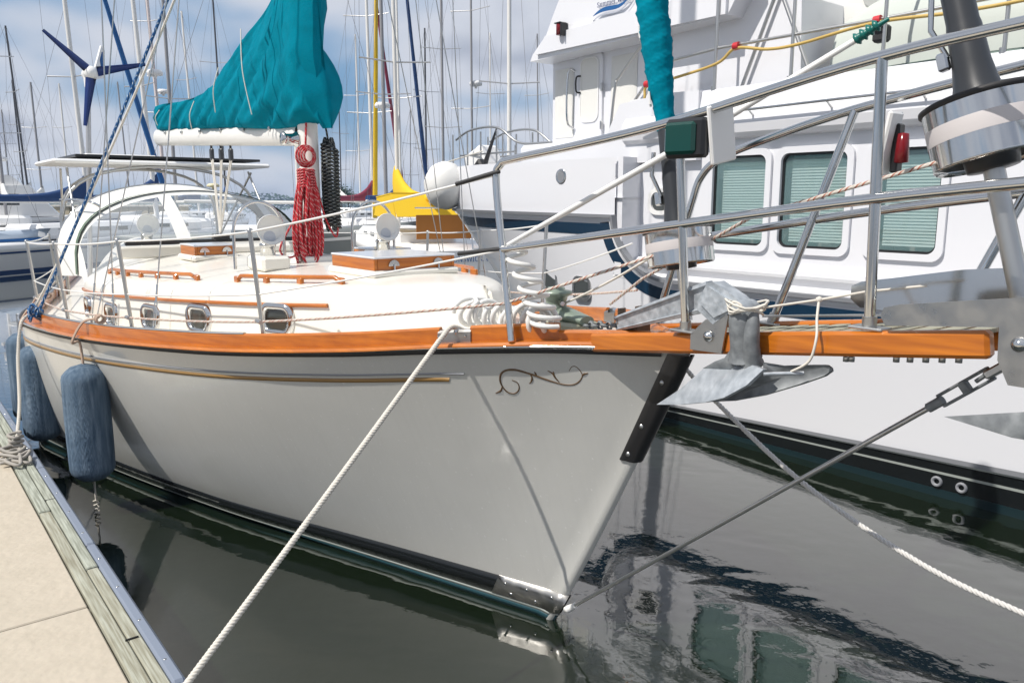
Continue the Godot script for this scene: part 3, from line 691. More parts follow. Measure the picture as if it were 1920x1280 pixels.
	for k in 9:
		var t := k / 8.0; var row := PackedVector3Array()
		for j in 9: var q := (j - 4) / 4.0; row.append(Vector3(-2.84 + 0.13 * minf(1.0, t * 1.6) - 0.10 * absf(q), 3.62 - 0.67 * t, q * (0.015 + 0.17 * sin(PI * minf(1.0, 0.10 + 0.86 * t))) - 0.05 * t))
		rows.append(row)
	grid(st, rows); obj("cover_flap", st, M.teal, cov)
	for s in [[-5.55, 3.40, 0.10, -5.62, 3.12], [-4.65, 3.62, 0.14, -4.75, 3.22], [-6.85, 3.42, 0.09, -6.9, 3.25], [-3.95, 3.85, 0.17, -3.75, 3.12]]:
		st = mb(); tube(st, smooth([Vector3(s[0], s[1], s[2]), Vector3((s[0] + s[3]) / 2 + 0.02, (s[1] + s[4]) / 2, s[2] + 0.05), Vector3(s[3], s[4], s[2] + 0.02)], 6), 0.005, 5); obj("cover_tie", st, M.rope, cov)
	# standing rigging
	for sd in [1.0, -1.0]:
		for q in [[-2.51, 9.6, 0.10], [-3.06, 7.4, 1.30], [-3.44, 7.2, 0.06], [-3.48, 12.5, 0.1]]:
			var a := Vector3(q[0], hr(q[0]) + 0.02, sd * (zr(q[0]) - 0.11)); var b := Vector3(-3.06, q[1], sd * q[2]); var t := (b - a).normalized(); st = mb()
			tube(st, [a + t * 0.36, b], 0.0048, 6); var shd := obj("shroud", st, M.steel_dull, B)
			st = mb(); turnbuckle(st, a + t * 0.02, t); obj("turnbuckle", st, M.steel, shd)
			st = mb(); box(st, a + Vector3(0, 0.01, 0), Vector3(0.05, 0.07, 0.012), Basis.IDENTITY, 0.003); obj("chainplate", st, M.steel_dull, shd)
	# halyard hanks on the mast
	st = mb()
	for k in 20:
		var a := k * 2.4; var o := Vector3(-2.94 + 0.04 * cos(a), 0, 0.085 + 0.045 * sin(a)); var l := 0.72 + 0.07 * sin(k * 1.9); var w := 0.030 + 0.012 * (k % 3); var pts := []
		for i in 17:
			var p := TAU * i / 16.0; pts.append(o + Vector3(0.02 * sin(p * 2 + k), 2.62 - 0.5 * l + cos(p) * l * 0.5 - 0.04 * (k % 2), sin(p) * w * (1.25 - 0.7 * cos(p)) ))
		tube(st, smooth(pts, 3), 0.0105, 6, 12.0)
	var hank := obj("red_halyard_hank", st, M.rope_red, mast)
	st = mb()
	for k in 7:
		var pts := []; var y := 2.50 + k * 0.022
		for i in 13: var p := TAU * i / 12.0; pts.append(Vector3(-2.94 + cos(p) * 0.055, y + 0.006 * sin(p * 2), 0.085 + sin(p) * 0.068))
		tube(st, pts, 0.009, 6, 14.0)
	for k in 4:
		var pts := []
		for i in 15: var p := TAU * i / 14.0; pts.append(Vector3(-2.93 + 0.02 * k, 2.74 + cos(p) * (0.085 - 0.012 * k), 0.085 + sin(p) * (0.082 - 0.014 * k)))
		tube(st, pts, 0.009, 6, 14.0)
	tube(st, [Vector3(-2.95, 3.0, 0.06), Vector3(-2.94, 2.8, 0.08)], 0.009, 6, 14.0); obj("wraps", st, M.rope_red, hank)
	st = mb(); tube(st, smooth([Vector3(-2.96, 2.3, 0.15), Vector3(-2.95, 2.08, 0.30), Vector3(-2.95, 1.98, 0.32), Vector3(-2.94, 1.95, 0.22), Vector3(-2.93, 2.1, 0.1)], 6), 0.0085, 6, 14.0)
	obj("tail", st, M.rope_red, hank); st = mb(); tube(st, smooth([Vector3(-2.93, 2.5, -0.0), Vector3(-2.9, 2.25, -0.05), Vector3(-2.9, 2.1, -0.14), Vector3(-2.93, 2.3, -0.18)], 6), 0.0085, 6, 14.0); obj("tail", st, M.rope_red, hank)
	st = mb()
	for k in 11:
		var a := k * 2.1; var l := 0.70 + 0.05 * sin(k * 2.9); var pts := []
		for i in 13:
			var p := TAU * i / 12.0; pts.append(Vector3(-2.93 + 0.035 * cos(a), 2.52 + cos(p) * l * 0.5, -0.125 + 0.035 * sin(a) + sin(p) * 0.035))
		tube(st, smooth(pts, 2), 0.010, 6, 14.0)
	for k in 22:
		var pts := []; var y := 2.20 + k * 0.029
		for i in 11: var p := TAU * i / 10.0; pts.append(Vector3(-2.93 + cos(p) * 0.062, y + 0.03 * sin(p), -0.125 + sin(p) * 0.066))
		tube(st, pts, 0.011, 6, 14.0)
	tube(st, [Vector3(-2.95, 3.02, -0.10), Vector3(-2.93, 2.8, -0.125)], 0.009, 6, 14.0); obj("black_halyard_hank", st, M.rope_black, mast)
	# lines led from the rail up the rig
	st = mb(); tube(st, sag(Vector3(-4.62, 1.42, 1.83), Vector3(-3.1, 5.6, 0.22), 0.05, 16), 0.012, 7, 9.0); obj("blue_line", st, M.rope_blue, B)
	st = mb(); tube(st, sag(Vector3(-4.75, 1.42, 1.85), Vector3(-3.1, 5.75, 0.12), 0.16, 16), 0.010, 6); obj("pale_line", st, M.rope, B)
	st = mb(); var kn := []
	for i in 30: kn.append(Vector3(-4.68 + 0.05 * sin(i * 1.7), 1.41 + 0.05 * sin(i * 2.3) + i * 0.002, 1.83 + 0.05 * cos(i * 1.3)))
	tube(st, smooth(kn, 4), 0.010, 6, 9.0); obj("blue_knot", st, M.rope_blue, B)
	# wind generator on its pole at the stern
	st = mb(); tube(st, [Vector3(-8.75, 1.3, 0.62), Vector3(-8.62, 3.86, 0.46)], 0.032, 12); var wg := obj("wind_generator", st, M.alu, B)
	st = mb(); lathe(st, [Vector2(0, 0.16), Vector2(0.05, 0.15), Vector2(0.085, 0.10), Vector2(0.09, 0.05), Vector2(0.07, 0.03), Vector2(0.075, -0.12), Vector2(0.05, -0.22), Vector2(0, -0.25)], Transform3D(Basis(Vector3(0, 0, 1), -PI / 2), Vector3(-8.62, 4.0, 0.43)), 20)
	tube(st, [Vector3(-8.66, 3.83, 0.45), Vector3(-8.66, 3.98, 0.44)], [0.045, 0.06], 12); obj("nacelle", st, M.white, wg)
	st = mb(); prism(st, PackedVector2Array([Vector2(0, 0), Vector2(-0.16, -0.05), Vector2(-0.50, 0.02), Vector2(-0.62, 0.40), Vector2(-0.50, 0.44), Vector2(-0.22, 0.12)]), 0.02, Transform3D(Basis(Vector3.UP, -0.55), Vector3(-8.66, 4.0, 0.43))); var tail := obj("tail_fin", st, M.white, wg)
	st = mb(); prism(st, PackedVector2Array([Vector2(-0.42, 0.10), Vector2(-0.50, 0.12), Vector2(-0.58, 0.36), Vector2(-0.50, 0.36), Vector2(-0.40, 0.24)]), 0.026, Transform3D(Basis(Vector3.UP, -0.55), Vector3(-8.66, 4.0, 0.43))); obj("emblem", st, M.blue_cover2, tail)
	for ang in [138.0, 14.0, 259.0]:
		st = mb(); var a := deg_to_rad(ang); var dirv := Vector3(0, sin(a), -cos(a)); var wv := Vector3(0.35, cos(a), sin(a)).normalized()
		rows = []
		for k in 9:
			var t := k / 8.0; var c := Vector3(-8.50, 4.0, 0.43) + dirv * lerpf(0.07, 0.68, t); var w := lerpf(0.062, 0.022, t); var row := PackedVector3Array()
			for q in [[-1.0, 0.0], [-0.2, 0.18], [1.0, 0.0], [-0.2, -0.10]]: row.append(c + wv * q[0] * w + Vector3(q[1] * w * 0.6, 0, 0))
			rows.append(row)
		grid(st, rows, true, true); fan(st, rows[8]); obj("blade", st, M.blade, wg)
	# furled headsails on their stays
	furler(B, Vector3(0.885, 1.86, 0), Vector3(0.26, 5.1, 0), 0.335, 0.150, 0.165, true)
	furler(B, Vector3(2.245, 2.02, 0), Vector3(1.44, 4.75, 0), 0.625, 0.172, 0.21, false)

func furler(B, a: Vector3, b: Vector3, s: float, r: float, hgt: float, sail: bool):
	var t := (b - a).normalized(); var x := t.cross(Vector3(0, 0, 1)).normalized(); var xf := Transform3D(Basis(x, t, Vector3(0, 0, 1)).orthonormalized(), a)
	var st := mb(); tube(st, [a, a + t * s], 0.024 if sail else 0.032, 10); var fu := obj("furler", st, M.steel_dull, B)
	st = mb(); lathe(st, [Vector2(r * 0.93, s - hgt * 0.42), Vector2(r * 0.965, s - hgt * 0.5), Vector2(r, s - hgt * 0.47), Vector2(r, s - hgt * 0.45), Vector2(r, s + hgt * 0.46), Vector2(r, s + hgt * 0.48), Vector2(r * 0.97, s + hgt * 0.5)], xf, 40); var dr := obj("drum", st, M.steel, fu)
	st = mb(); lathe(st, [Vector2(r * 1.004, s - hgt * 0.10), Vector2(r * 1.006, s - hgt * 0.09), Vector2(r * 1.006, s + hgt * 0.15), Vector2(r * 1.004, s + hgt * 0.16)], xf, 40); obj("tape_band", st, mat(0.55, 0.52, 0.52, 0.5), dr)
	st = mb(); lathe(st, [Vector2(0.03, s + hgt * 0.60), Vector2(r * 0.55, s + hgt * 0.60), Vector2(r * 1.0, s + hgt * 0.52), Vector2(r * 1.05, s + hgt * 0.50), Vector2(r * 1.055, s + hgt * 0.45), Vector2(r * 1.0, s + hgt * 0.42)], xf, 40); obj("flange", st, M.rubber, dr)
	st = mb(); lathe(st, [Vector2(0.028, s - hgt * 0.46), Vector2(r * 0.5, s - hgt * 0.28), Vector2(r * 0.93, s - hgt * 0.42)], xf, 40); lathe(st, [Vector2(r * 0.5, s - hgt * 0.3), Vector2(r * 0.45, s - hgt * 0.6), Vector2(0.02, s - hgt * 0.62)], xf, 24); obj("underside", st, M.drum, dr)
	# torque tube above the drum with its halyard shackle
	st = mb(); var l := (b - a).length(); var top := s + hgt * 0.6
	var tr := 0.040 if sail else 0.050
	lathe(st, [Vector2(tr * 1.55, top - 0.01), Vector2(tr * 1.35, top + 0.03), Vector2(tr * 1.15, top + 0.10), Vector2(tr * 1.05, top + 0.22), Vector2(tr * 0.98, top + 0.24), Vector2(tr * 0.9, top + 0.9), Vector2(tr * 0.85, l)], xf, 20); var tt := obj("torque_tube", st, M.drum, fu)
	st = mb(); tube(st, [xf * Vector3(-tr - 0.005, top + 0.14, 0.03), xf * Vector3(-tr - 0.03, top + 0.24, 0.05), xf * Vector3(-tr - 0.012, top + 0.34, 0.04)], 0.010, 6); box(st, xf * Vector3(-tr - 0.02, top + 0.13, 0.03), Vector3(0.035, 0.06, 0.03), xf.basis, 0.006); obj("shackle", st, M.steel, tt)
	if not sail:
		st = mb(); tube(st, [xf * Vector3(-tr - 0.006, top + 0.36, 0.045), xf * Vector3(-tr * 0.5, top + 1.0, 0.075), xf * Vector3(-tr * 0.4, l, 0.075)], 0.009, 6); obj("tack_line", st, M.rope, tt)
		return
	st = mb(); var rows := []; var f := FastNoiseLite.new(); f.seed = 31; f.frequency = 2.0; f.fractal_octaves = 3; var n := 300
	for k in n:
		var q := float(k) / (n - 1); var y := lerpf(top + 0.43, l, q); var row := PackedVector3Array()
		var rr := lerpf(0.038, 0.064, smoothstep(0.0, 0.16, q)) + 0.018 * q
		for j in 32:
			var a2 := TAU * j / 32; var turn := fposmod(y / 0.085 + 0.55 * sin(a2 * 0.5), 1.0)      # wrapped turns lap over one another
			var q2 := rr * (1.0 + 0.10 * pow(turn, 2.5) + 0.015 * sin(turn * 14.0)) + 0.006 * f.get_noise_3d(cos(a2) * 2, y * 3.0, sin(a2) * 2)
			row.append(xf * Vector3(cos(a2) * q2, y, sin(a2) * q2))
		rows.append(row)
	grid(st, rows, true, true); var sl := obj("furled_sail", st, M.teal, fu)
	for q in [[0.58, 0.9, 0.056], [0.88, 0.9, 0.068]]:
		st = mb(); var ow: Vector3 = xf.basis * Vector3(-sin(q[1]), 0, cos(q[1])); box(st, xf * Vector3(-sin(q[1]) * q[2], top + q[0], cos(q[1]) * q[2]), Vector3(0.010, 0.06, 0.045), Basis(ow, xf.basis.y, ow.cross(xf.basis.y)), 0.002); obj("sail_patch", st, M.vinyl, sl)

func build_rails(B):
	var st := mb(); var R := 0.0185
	var up := smooth([Vector3(0.19, 1.72, 0.47), Vector3(0.11, 2.1, 0.455), Vector3(0.045, 2.48, 0.45), Vector3(0.075, 2.565, 0.447), Vector3(0.17, 2.59, 0.44), Vector3(0.6, 2.64, 0.39), Vector3(1.07, 2.709, 0.33), Vector3(1.86, 2.846, 0.30), Vector3(2.6, 2.91, 0.27), Vector3(2.84, 2.93, 0.13), Vector3(2.84, 2.93, -0.13), Vector3(2.6, 2.92, -0.30), Vector3(2.03, 2.861, -0.35), Vector3(1.42, 2.763, -0.35), Vector3(1.016, 2.67, -0.35), Vector3(0.78, 2.60, -0.35), Vector3(0.66, 2.52, -0.35), Vector3(0.60, 2.36, -0.34), Vector3(0.418, 1.75, -0.32)], 8)
	tube(st, up, R, 12); var pul := obj("pulpit", st, M.steel, B)
	st = mb(); tube(st, smooth([Vector3(0.105, 2.16, 0.455), Vector3(0.6, 2.235, 0.36), Vector3(1.066, 2.302, 0.295), Vector3(1.854, 2.403, 0.27), Vector3(2.5, 2.465, 0.25), Vector3(2.72, 2.48, 0.12), Vector3(2.72, 2.48, -0.12), Vector3(2.5, 2.47, -0.28), Vector3(2.084, 2.422, -0.30), Vector3(1.54, 2.351, -0.30), Vector3(0.8, 2.235, -0.32), Vector3(0.57, 2.2, -0.33)], 8), R, 12); obj("mid_rail", st, M.steel, pul)
	for q in [[Vector3(1.08, 1.86, 0.25), Vector3(1.072, 2.709, 0.33)], [Vector3(1.849, 1.965, 0.225), Vector3(1.86, 2.846, 0.30)], [Vector3(1.169, 1.855, -0.23), Vector3(1.424, 2.763, -0.35)], [Vector3(1.95, 1.98, -0.2), Vector3(2.10, 2.42, -0.30)]]:
		st = mb(); tube(st, [q[0], q[1]], R * 0.98, 12); var s := obj("stanchion", st, M.steel, pul)
		st = mb(); box(st, q[0] + Vector3(0, 0.004, 0), Vector3(0.12, 0.010, 0.07), Basis.IDENTITY, 0.003); tube(st, [q[0], q[0].lerp(q[1], 0.05)], R * 1.3, 12); obj("stanchion_base", st, M.steel_dull, s)
	# bi-colour lamp boxes
	st = mb(); box(st, Vector3(1.128, 2.633, 0.345), Vector3(0.18, 0.15, 0.05), Basis(Vector3.UP, 0.1), 0.012); var gl := obj("starboard_lamp", st, M.black, pul)
	st = mb(); box(st, Vector3(1.116, 2.633, 0.363), Vector3(0.14, 0.122, 0.05), Basis(Vector3.UP, 0.1), 0.012); obj("green_lens", st, M.green_lens, gl)
	st = mb(); box(st, Vector3(1.225, 2.65, 0.26), Vector3(0.018, 0.22, 0.15), Basis(Vector3.RIGHT, 0.18), 0.006); obj("light_board", st, M.white, gl)
	st = mb(); box(st, Vector3(1.60, 2.60, -0.37), Vector3(0.03, 0.19, 0.05), Basis.IDENTITY, 0.006); var rl := obj("port_lamp", st, M.black, pul)
	st = mb(); lathe(st, [Vector2(0, 0.06), Vector2(0.022, 0.055), Vector2(0.028, -0.055), Vector2(0, -0.06)], Transform3D(Basis.IDENTITY, Vector3(1.625, 2.60, -0.36)), 14); obj("red_lens", st, M.red_lens, rl)
	st = mb(); bar(st, Vector3(1.555, 2.48, -0.34), Vector3(1.60, 2.74, -0.34), 0.10, 0.022, 0.008, Vector3.RIGHT); obj("light_board", st, M.white, rl)
	# lifeline stanchions
	var tops := [Vector3(0.05, 2.52, 0.45)]; var mids := [Vector3(0.11, 2.16, 0.455)]; var feet := [Vector3(0.14, 1.90, 0.47)]
	for x in [-1.40, -2.79, -4.0, -5.6, -7.3]:
		for sd in [1.0, -1.0]:
			var a := Vector3(x, hr(x) + 0.01, sd * (zr(x) - 0.12)); var b: Vector3 = a + Vector3(-0.01, 0.70, sd * 0.05); st = mb()
			tube(st, [a, b], 0.0135, 10); lathe(st, [Vector2(0.0165, -0.01), Vector2(0.0165, 0.006), Vector2(0, 0.012)], Transform3D(Basis.IDENTITY, b), 10); var s := obj("stanchion", st, M.steel_dull, B)
			st = mb(); tube(st, [a - Vector3(0, 0.03, 0), a + Vector3(0, 0.05, 0)], 0.019, 10); obj("stanchion_base", st, M.steel_dull, s)
			if sd > 0: tops.append(b - Vector3(0, 0.012, 0)); mids.append(a.lerp(b, 0.46)); feet.append(a + Vector3(0.0, 0.16, 0.03))
			st = mb(); tube(st, [a + Vector3(-0.035, 0.16, 0.03 * sd), a + Vector3(0.035, 0.16, 0.03 * sd)], 0.014, 8); obj("fairlead", st, M.steel_dull, s)
	for sd in [1.0, -1.0]:
		for ln in [[tops, "lifeline", 0.0065, M.vinyl, 0.012], [mids, "lifeline", 0.0055, M.vinyl, 0.01], [feet, "furling_line", 0.0075, M.rope_fleck, 0.01]]:
			st = mb(); var pts := []
			for i in ln[0].size() - 1:
				var seg := sag(ln[0][i] * Vector3(1, 1, sd), ln[0][i + 1] * Vector3(1, 1, sd), ln[4], 8)
				if i > 0: seg.remove_at(0)
				pts.append_array(seg)
			if ln[1] == "furling_line" and sd > 0: pts.push_front(Vector3(0.80, 2.155, 0.14))
			tube(st, pts, ln[2], 7, 14.0); obj(ln[1], st, ln[3], B)
	st = mb(); tube(st, [Vector3(0.07, 2.535, 0.448), Vector3(-0.14, 2.475, 0.56)], 0.011, 8); obj("lifeline_sleeve", st, M.rubber, B)
	st = mb(); tube(st, [Vector3(0.13, 2.168, 0.45), Vector3(-0.14, 2.13, 0.55)], 0.011, 8); obj("lifeline_sleeve", st, M.rubber, B)
	st = mb(); tube(st, [Vector3(1.98, 2.52, 0.12), Vector3(1.2, 2.33, 0.0), Vector3(0.42, 2.0, -0.20), Vector3(0.1, 1.83, -0.3)], 0.0075, 7, 14.0); obj("furling_line", st, M.rope_fleck, B)
	st = mb(); tube(st, sag(Vector3(0.72, 2.13, 0.1), Vector3(0.08, 1.86, 0.02), 0.01, 8), 0.006, 6); obj("furling_line", st, M.rope, B)
	# whisker pole and a long line slanting up from the pulpit
	st = mb(); tube(st, [Vector3(0.11, 2.18, 0.43), Vector3(0.8, 2.61, 0.05), Vector3(1.414, 3.033, -0.33)], [0.012, 0.015, 0.013], 8); obj("boat_hook", st, M.vinyl, B)
	st = mb(); tube(st, [Vector3(1.414, 3.033, -0.33), Vector3(1.53, 3.10, -0.36)], [0.02, 0.008], 8)
	for k in 4: lathe(st, [Vector2(0.012, -0.012), Vector2(0.028, 0), Vector2(0.012, 0.012)], Transform3D(Basis(Vector3(0, 0, 1), -1.0), Vector3(1.42 + 0.022 * k, 3.037 + 0.014 * k, -0.332 - 0.006 * k)), 10)
	obj("hook_tip", st, mat(0.0, 0.13, 0.11, 0.35), B)

func arch(x: float, zw_: float, h0: float, h1: float, n := 28, p := 0.62) -> PackedVector3Array:
	var r := PackedVector3Array()
	for i in n + 1:
		var a := PI * i / n; r.append(Vector3(x, h0 + (h1 - h0) * pow(sin(a), p), cos(a) * zw_))
	return r
func build_canvas(B):
	# dodger: clear windscreen panels between white borders, canvas roof behind
	var n := 28; var h1 := arch(-6.1, 1.22, 1.62, 2.50, n); var h2 := arch(-7.1, 1.25, 1.55, 2.58, n); var h0 := PackedVector3Array()
	for i in n + 1:
		var z: float = cos(PI * i / n) * 1.26; var e := smoothstep(1.0, 1.26, absf(z)); h0.append(Vector3(-5.28 - 0.35 * e, lerpf(ctop(-5.3, absf(z)) + 0.03, 1.60, e), z))
	var L := func(t: float) -> PackedVector3Array:
		var r := PackedVector3Array()
		for i in n + 1: r.append(h0[i].lerp(h1[i], t) + Vector3(0.05 * sin(t * PI), 0.02 * sin(t * PI), 0))
		return r
	var st := mb(); grid(st, [h1, h2]); var dg := obj("dodger", st, M.canvas_white, B)
	st = mb(); var roof := []
	for q in [-0.05, 0.05]:
		var r := PackedVector3Array()
		for i in n + 1: r.append(h1[i] + Vector3(q - 0.02, 0.014, 0.014 * cos(PI * i / n)))
		roof.append(r)
	grid(st, roof); obj("roof_hem", st, M.greengrey, dg)
	st = mb(); grid(st, [L.call(0.0), L.call(0.07)]); obj("lower_border", st, M.canvas_white, dg)
	st = mb(); grid(st, [L.call(0.91), L.call(0.95), L.call(1.0)]); obj("upper_border", st, M.canvas_white, dg)
	var cuts := [0, 2, 11, 12, 19, 20, 26, 28]
	for k in cuts.size() - 1:
		st = mb(); var rows := []
		for q in 7:
			var r: PackedVector3Array = L.call(lerpf(0.07, 0.91, q / 6.0)); rows.append(r.slice(cuts[k], cuts[k + 1] + 1))
		grid(st, rows); obj("border" if k % 2 == 0 else "window", st, M.canvas_white if k % 2 == 0 else M.vinyl_clear, dg)
	st = mb(); tube(st, Array(h2), 0.014, 8); obj("hoop", st, M.steel, dg)
	st = mb(); tube(st, smooth([Vector3(-6.0, 2.33, 0.98), Vector3(-6.1, 2.38, 1.06), Vector3(-6.8, 2.4, 1.12), Vector3(-7.0, 2.36, 1.12)], 6), 0.014, 8); obj("grab_bar", st, M.steel, dg)
	# hardtop over the cockpit on a tube frame, solar panel on top
	st = mb(); box(st, Vector3(-7.75, 2.83, -0.06), Vector3(1.3, 0.05, 2.5), Basis.IDENTITY, 0.022); var bt := obj("bimini_top", st, M.white, B)
	st = mb(); box(st, Vector3(-7.7, 2.895, -0.12), Vector3(1.1, 0.03, 2.15), Basis.IDENTITY, 0.004); obj("solar_panel", st, M.black, bt)
	st = mb(); box(st, Vector3(-7.9, 2.93, 0.35), Vector3(0.5, 0.03, 0.8), Basis.IDENTITY, 0.01); obj("hatch_lid", st, M.white, bt)
	for x in [-7.2, -8.3]:
		st = mb(); var pts := []
		for p in arch(x, 1.15 if x > -8 else 0.98, 1.32, 2.79, 20, 0.28): pts.append(p)
		tube(st, pts, 0.019, 8); obj("frame_hoop", st, M.steel_dull, bt)
	for z in [-1.1, 1.1]:
		st = mb(); tube(st, [Vector3(-7.2, 2.75, z * 0.95), Vector3(-6.6, 2.0, z)], 0.013, 8); tube(st, [Vector3(-7.25, 2.74, z), Vector3(-8.2, 1.9, z * 0.88)], 0.013, 8); tube(st, [Vector3(-7.25, 2.4, z), Vector3(-8.25, 2.4, z * 0.88)], 0.011, 8); obj("brace", st, M.steel_dull, bt)
	st = mb(); lathe(st, [Vector2(0, 0.05), Vector2(0.06, 0.045), Vector2(0.09, 0.02), Vector2(0.085, 0.0), Vector2(0.02, -0.01), Vector2(0.02, -0.4)], Transform3D(Basis.IDENTITY, Vector3(-8.6, 2.58, -1.05)), 16); obj("antenna_dome", st, mat(0.66, 0.62, 0.42, 0.5), B)

func build_bow(B):
	# bowsprit platform: two varnished side beams, cross planks, steel end fitting
	var st: SurfaceTool; var hh := func(x: float) -> float: return lerpf(1.815, 1.985, (x - 1.08) / 1.14)
	st = mb(); bar(st, Vector3(0.78, 1.752, 0.0), Vector3(2.26, hh.call(2.26) - 0.03, 0.0), 0.16, 0.06, 0.01); var sp := obj("bowsprit", st, M.teak, B)
	for z in [0.235, -0.235]:
		st = mb(); bar(st, Vector3(0.52, 1.735, z), Vector3(2.24, hh.call(2.24) - 0.02, z), 0.055, 0.088, 0.012); obj("side_beam", st, M.teak, sp)
	for k in 15:
		var x := 0.88 + k * 0.092; st = mb(); box(st, Vector3(x, hh.call(x) + 0.012, 0.0), Vector3(0.062, 0.018, 0.41), Basis(Vector3(0, 0, 1), 0.148), 0.003); obj("slat", st, M.timber2, sp)
	st = mb()
	for x in [1.78, 1.80, 1.955, 2.0, 2.05, 2.10, 2.15]: lathe(st, [Vector2(0.011, 0), Vector2(0.011, -0.016), Vector2(0, -0.016)], Transform3D(Basis.IDENTITY, Vector3(x, hh.call(x) - 0.062, 0.235)), 8)
	obj("bolt_heads", st, M.steel_dull, sp)
	var P := func(a: Array) -> PackedVector2Array:
		var p := PackedVector2Array()
		for q in a: p.append(Vector2(q[0], q[1]))
		return p
	# cheek plates of the two rollers
	st = mb(); prism(st, P.call([[1.93, 1.992], [1.912, 2.02], [1.92, 2.05], [1.97, 2.065], [2.75, 2.19], [2.9, 2.0], [2.62, 1.86], [2.31, 1.86], [2.275, 1.93], [2.27, 2.028]]), 0.010, Transform3D(Basis.IDENTITY, Vector3(0, 0, 0.275))); var ck := obj("roller_cheek", st, M.steel_plate, sp)
	st = mb(); lathe(st, [Vector2(0, 0.018), Vector2(0.012, 0.018), Vector2(0.016, 0.010), Vector2(0.022, 0.008), Vector2(0.022, 0)], Transform3D(Basis(Vector3.RIGHT, PI / 2), Vector3(2.33, 1.985, 0.28)), 14); obj("pin", st, M.steel, ck)
	st = mb(); prism(st, P.call([[1.64, 1.99], [1.60, 2.02], [1.60, 2.07], [1.64, 2.09], [2.0, 2.16], [2.9, 2.26], [2.9, 2.0], [2.2, 1.985]]), 0.008, Transform3D(Basis.IDENTITY, Vector3(0, 0, -0.10))); obj("roller_cheek", st, M.steel, sp)
	st = mb(); prism(st, P.call([[1.13, 1.795], [1.13, 1.86], [1.20, 1.925], [1.285, 1.965], [1.31, 1.955], [1.285, 1.80]]), 0.010, Transform3D(Basis.IDENTITY, Vector3(0, 0, 0.275))); ck = obj("roller_cheek", st, M.steel_plate, sp)
	st = mb(); lathe(st, [Vector2(0, 0.018), Vector2(0.012, 0.018), Vector2(0.016, 0.010), Vector2(0.022, 0.008), Vector2(0.022, 0)], Transform3D(Basis(Vector3.RIGHT, PI / 2), Vector3(1.222, 1.862, 0.28)), 14); obj("pin", st, M.steel, ck)
	st = mb(); box(st, Vector3(1.55, 1.955, -0.02), Vector3(0.55, 0.006, 0.05), Basis(Vector3(0, 0, 1), 0.12)); obj("rub_plate", st, M.steel_dull, sp)
	# bobstay with its toggle
	var a := Vector3(0.125, 0.125, 0.0); var b := Vector3(2.24, 1.90, 0.0); var t := (b - a).normalized(); var s := t.cross(Vector3(0, 0, 1))
	st = mb(); tube(st, [a, a + t * 2.43], 0.0105, 10); var bs := obj("bobstay", st, M.steel_dull, B)
	st = mb(); tube(st, [a - t * 0.01, a + t * 0.06], [0.022, 0.016], 10); lathe(st, [Vector2(0, 0.03), Vector2(0.018, 0.03), Vector2(0.018, -0.03), Vector2(0, -0.03)], Transform3D(Basis(Vector3.RIGHT, PI / 2), a), 12); obj("lower_toggle", st, M.vinyl, bs)
	st = mb(); tube(st, [a + t * 2.41, a + t * 2.47], 0.018, 10)
	for q in [-0.02, 0.02]: bar(st, a + t * 2.46 + s * q, a + t * 2.66 + s * q, 0.022, 0.010, 0.003, s)
	box(st, a + t * 2.56, Vector3(0.03, 0.05, 0.03), Basis(t, s, Vector3(0, 0, 1)), 0.004); tube(st, [a + t * 2.6, a + t * 2.72 - s * 0.01], 0.008, 6); obj("turnbuckle", st, M.galv_dark, bs)
	st = mb(); bar(st, a + t * 2.64, a + t * 2.95, 0.05, 0.03, 0.006, s); obj("strap", st, M.steel_dull, bs)
	# windlass on the foredeck
	var wl := mb(); box(wl, Vector3(0.13, 1.745, 0.03), Vector3(0.24, 0.055, 0.2), Basis.IDENTITY, 0.012); var wn := obj("windlass", wl, mat(0.34, 0.35, 0.27, 0.5), B)
	wl = mb(); lathe(wl, [Vector2(0.085, 0), Vector2(0.075, 0.015), Vector2(0.06, 0.04), Vector2(0.055, 0.09), Vector2(0.062, 0.115), Vector2(0.085, 0.13), Vector2(0.085, 0.145), Vector2(0.05, 0.15), Vector2(0.045, 0.165), Vector2(0, 0.168)], Transform3D(Basis.IDENTITY, Vector3(0.02, 1.775, 0.03)), 24); obj("capstan", wl, M.winch_green, wn)
	wl = mb(); var rows := []
	for k in 8:
		var q := k / 7.0; var row := PackedVector3Array()
		for j in 16: var an := TAU * j / 16; row.append(Vector3(0.09 + 0.17 * q, 1.80 + sin(an) * lerpf(0.045, 0.025, q) - 0.015 * q, 0.03 + cos(an) * lerpf(0.07, 0.05, q)))
		rows.append(row)
	grid(wl, rows, true, true); fan(wl, rows[7]); obj("gear_case", wl, M.winch_green, wn)
	wl = mb(); tube(wl, [Vector3(0.08, 1.87, 0.06), Vector3(0.15, 1.87, 0.1)], 0.012, 8); obj("handle_socket", wl, M.steel, wn)
	st = mb()
	for k in 9: lathe(st, [Vector2(0.016, -0.009), Vector2(0.026, 0), Vector2(0.016, 0.009)], Transform3D(Basis(Vector3.RIGHT, PI / 2 * (k % 2)), Vector3(0.27 + 0.032 * k, 1.765 + 0.004 * k, 0.04)), 10)
	obj("anchor_chain", st, M.galv_dark, B)
	# chain stopper
	st = mb(); box(st, Vector3(0.60, 1.80, 0.03), Vector3(0.10, 0.07, 0.11), Basis.IDENTITY, 0.01)
	for z in [-0.03, 0.09]: bar(st, Vector3(0.56, 1.81, z), Vector3(0.56, 1.89, z), 0.05, 0.012, 0.003, Vector3.RIGHT)
	obj("chain_stopper", st, mat(0.16, 0.12, 0.09, 0.5, 0.6), B)

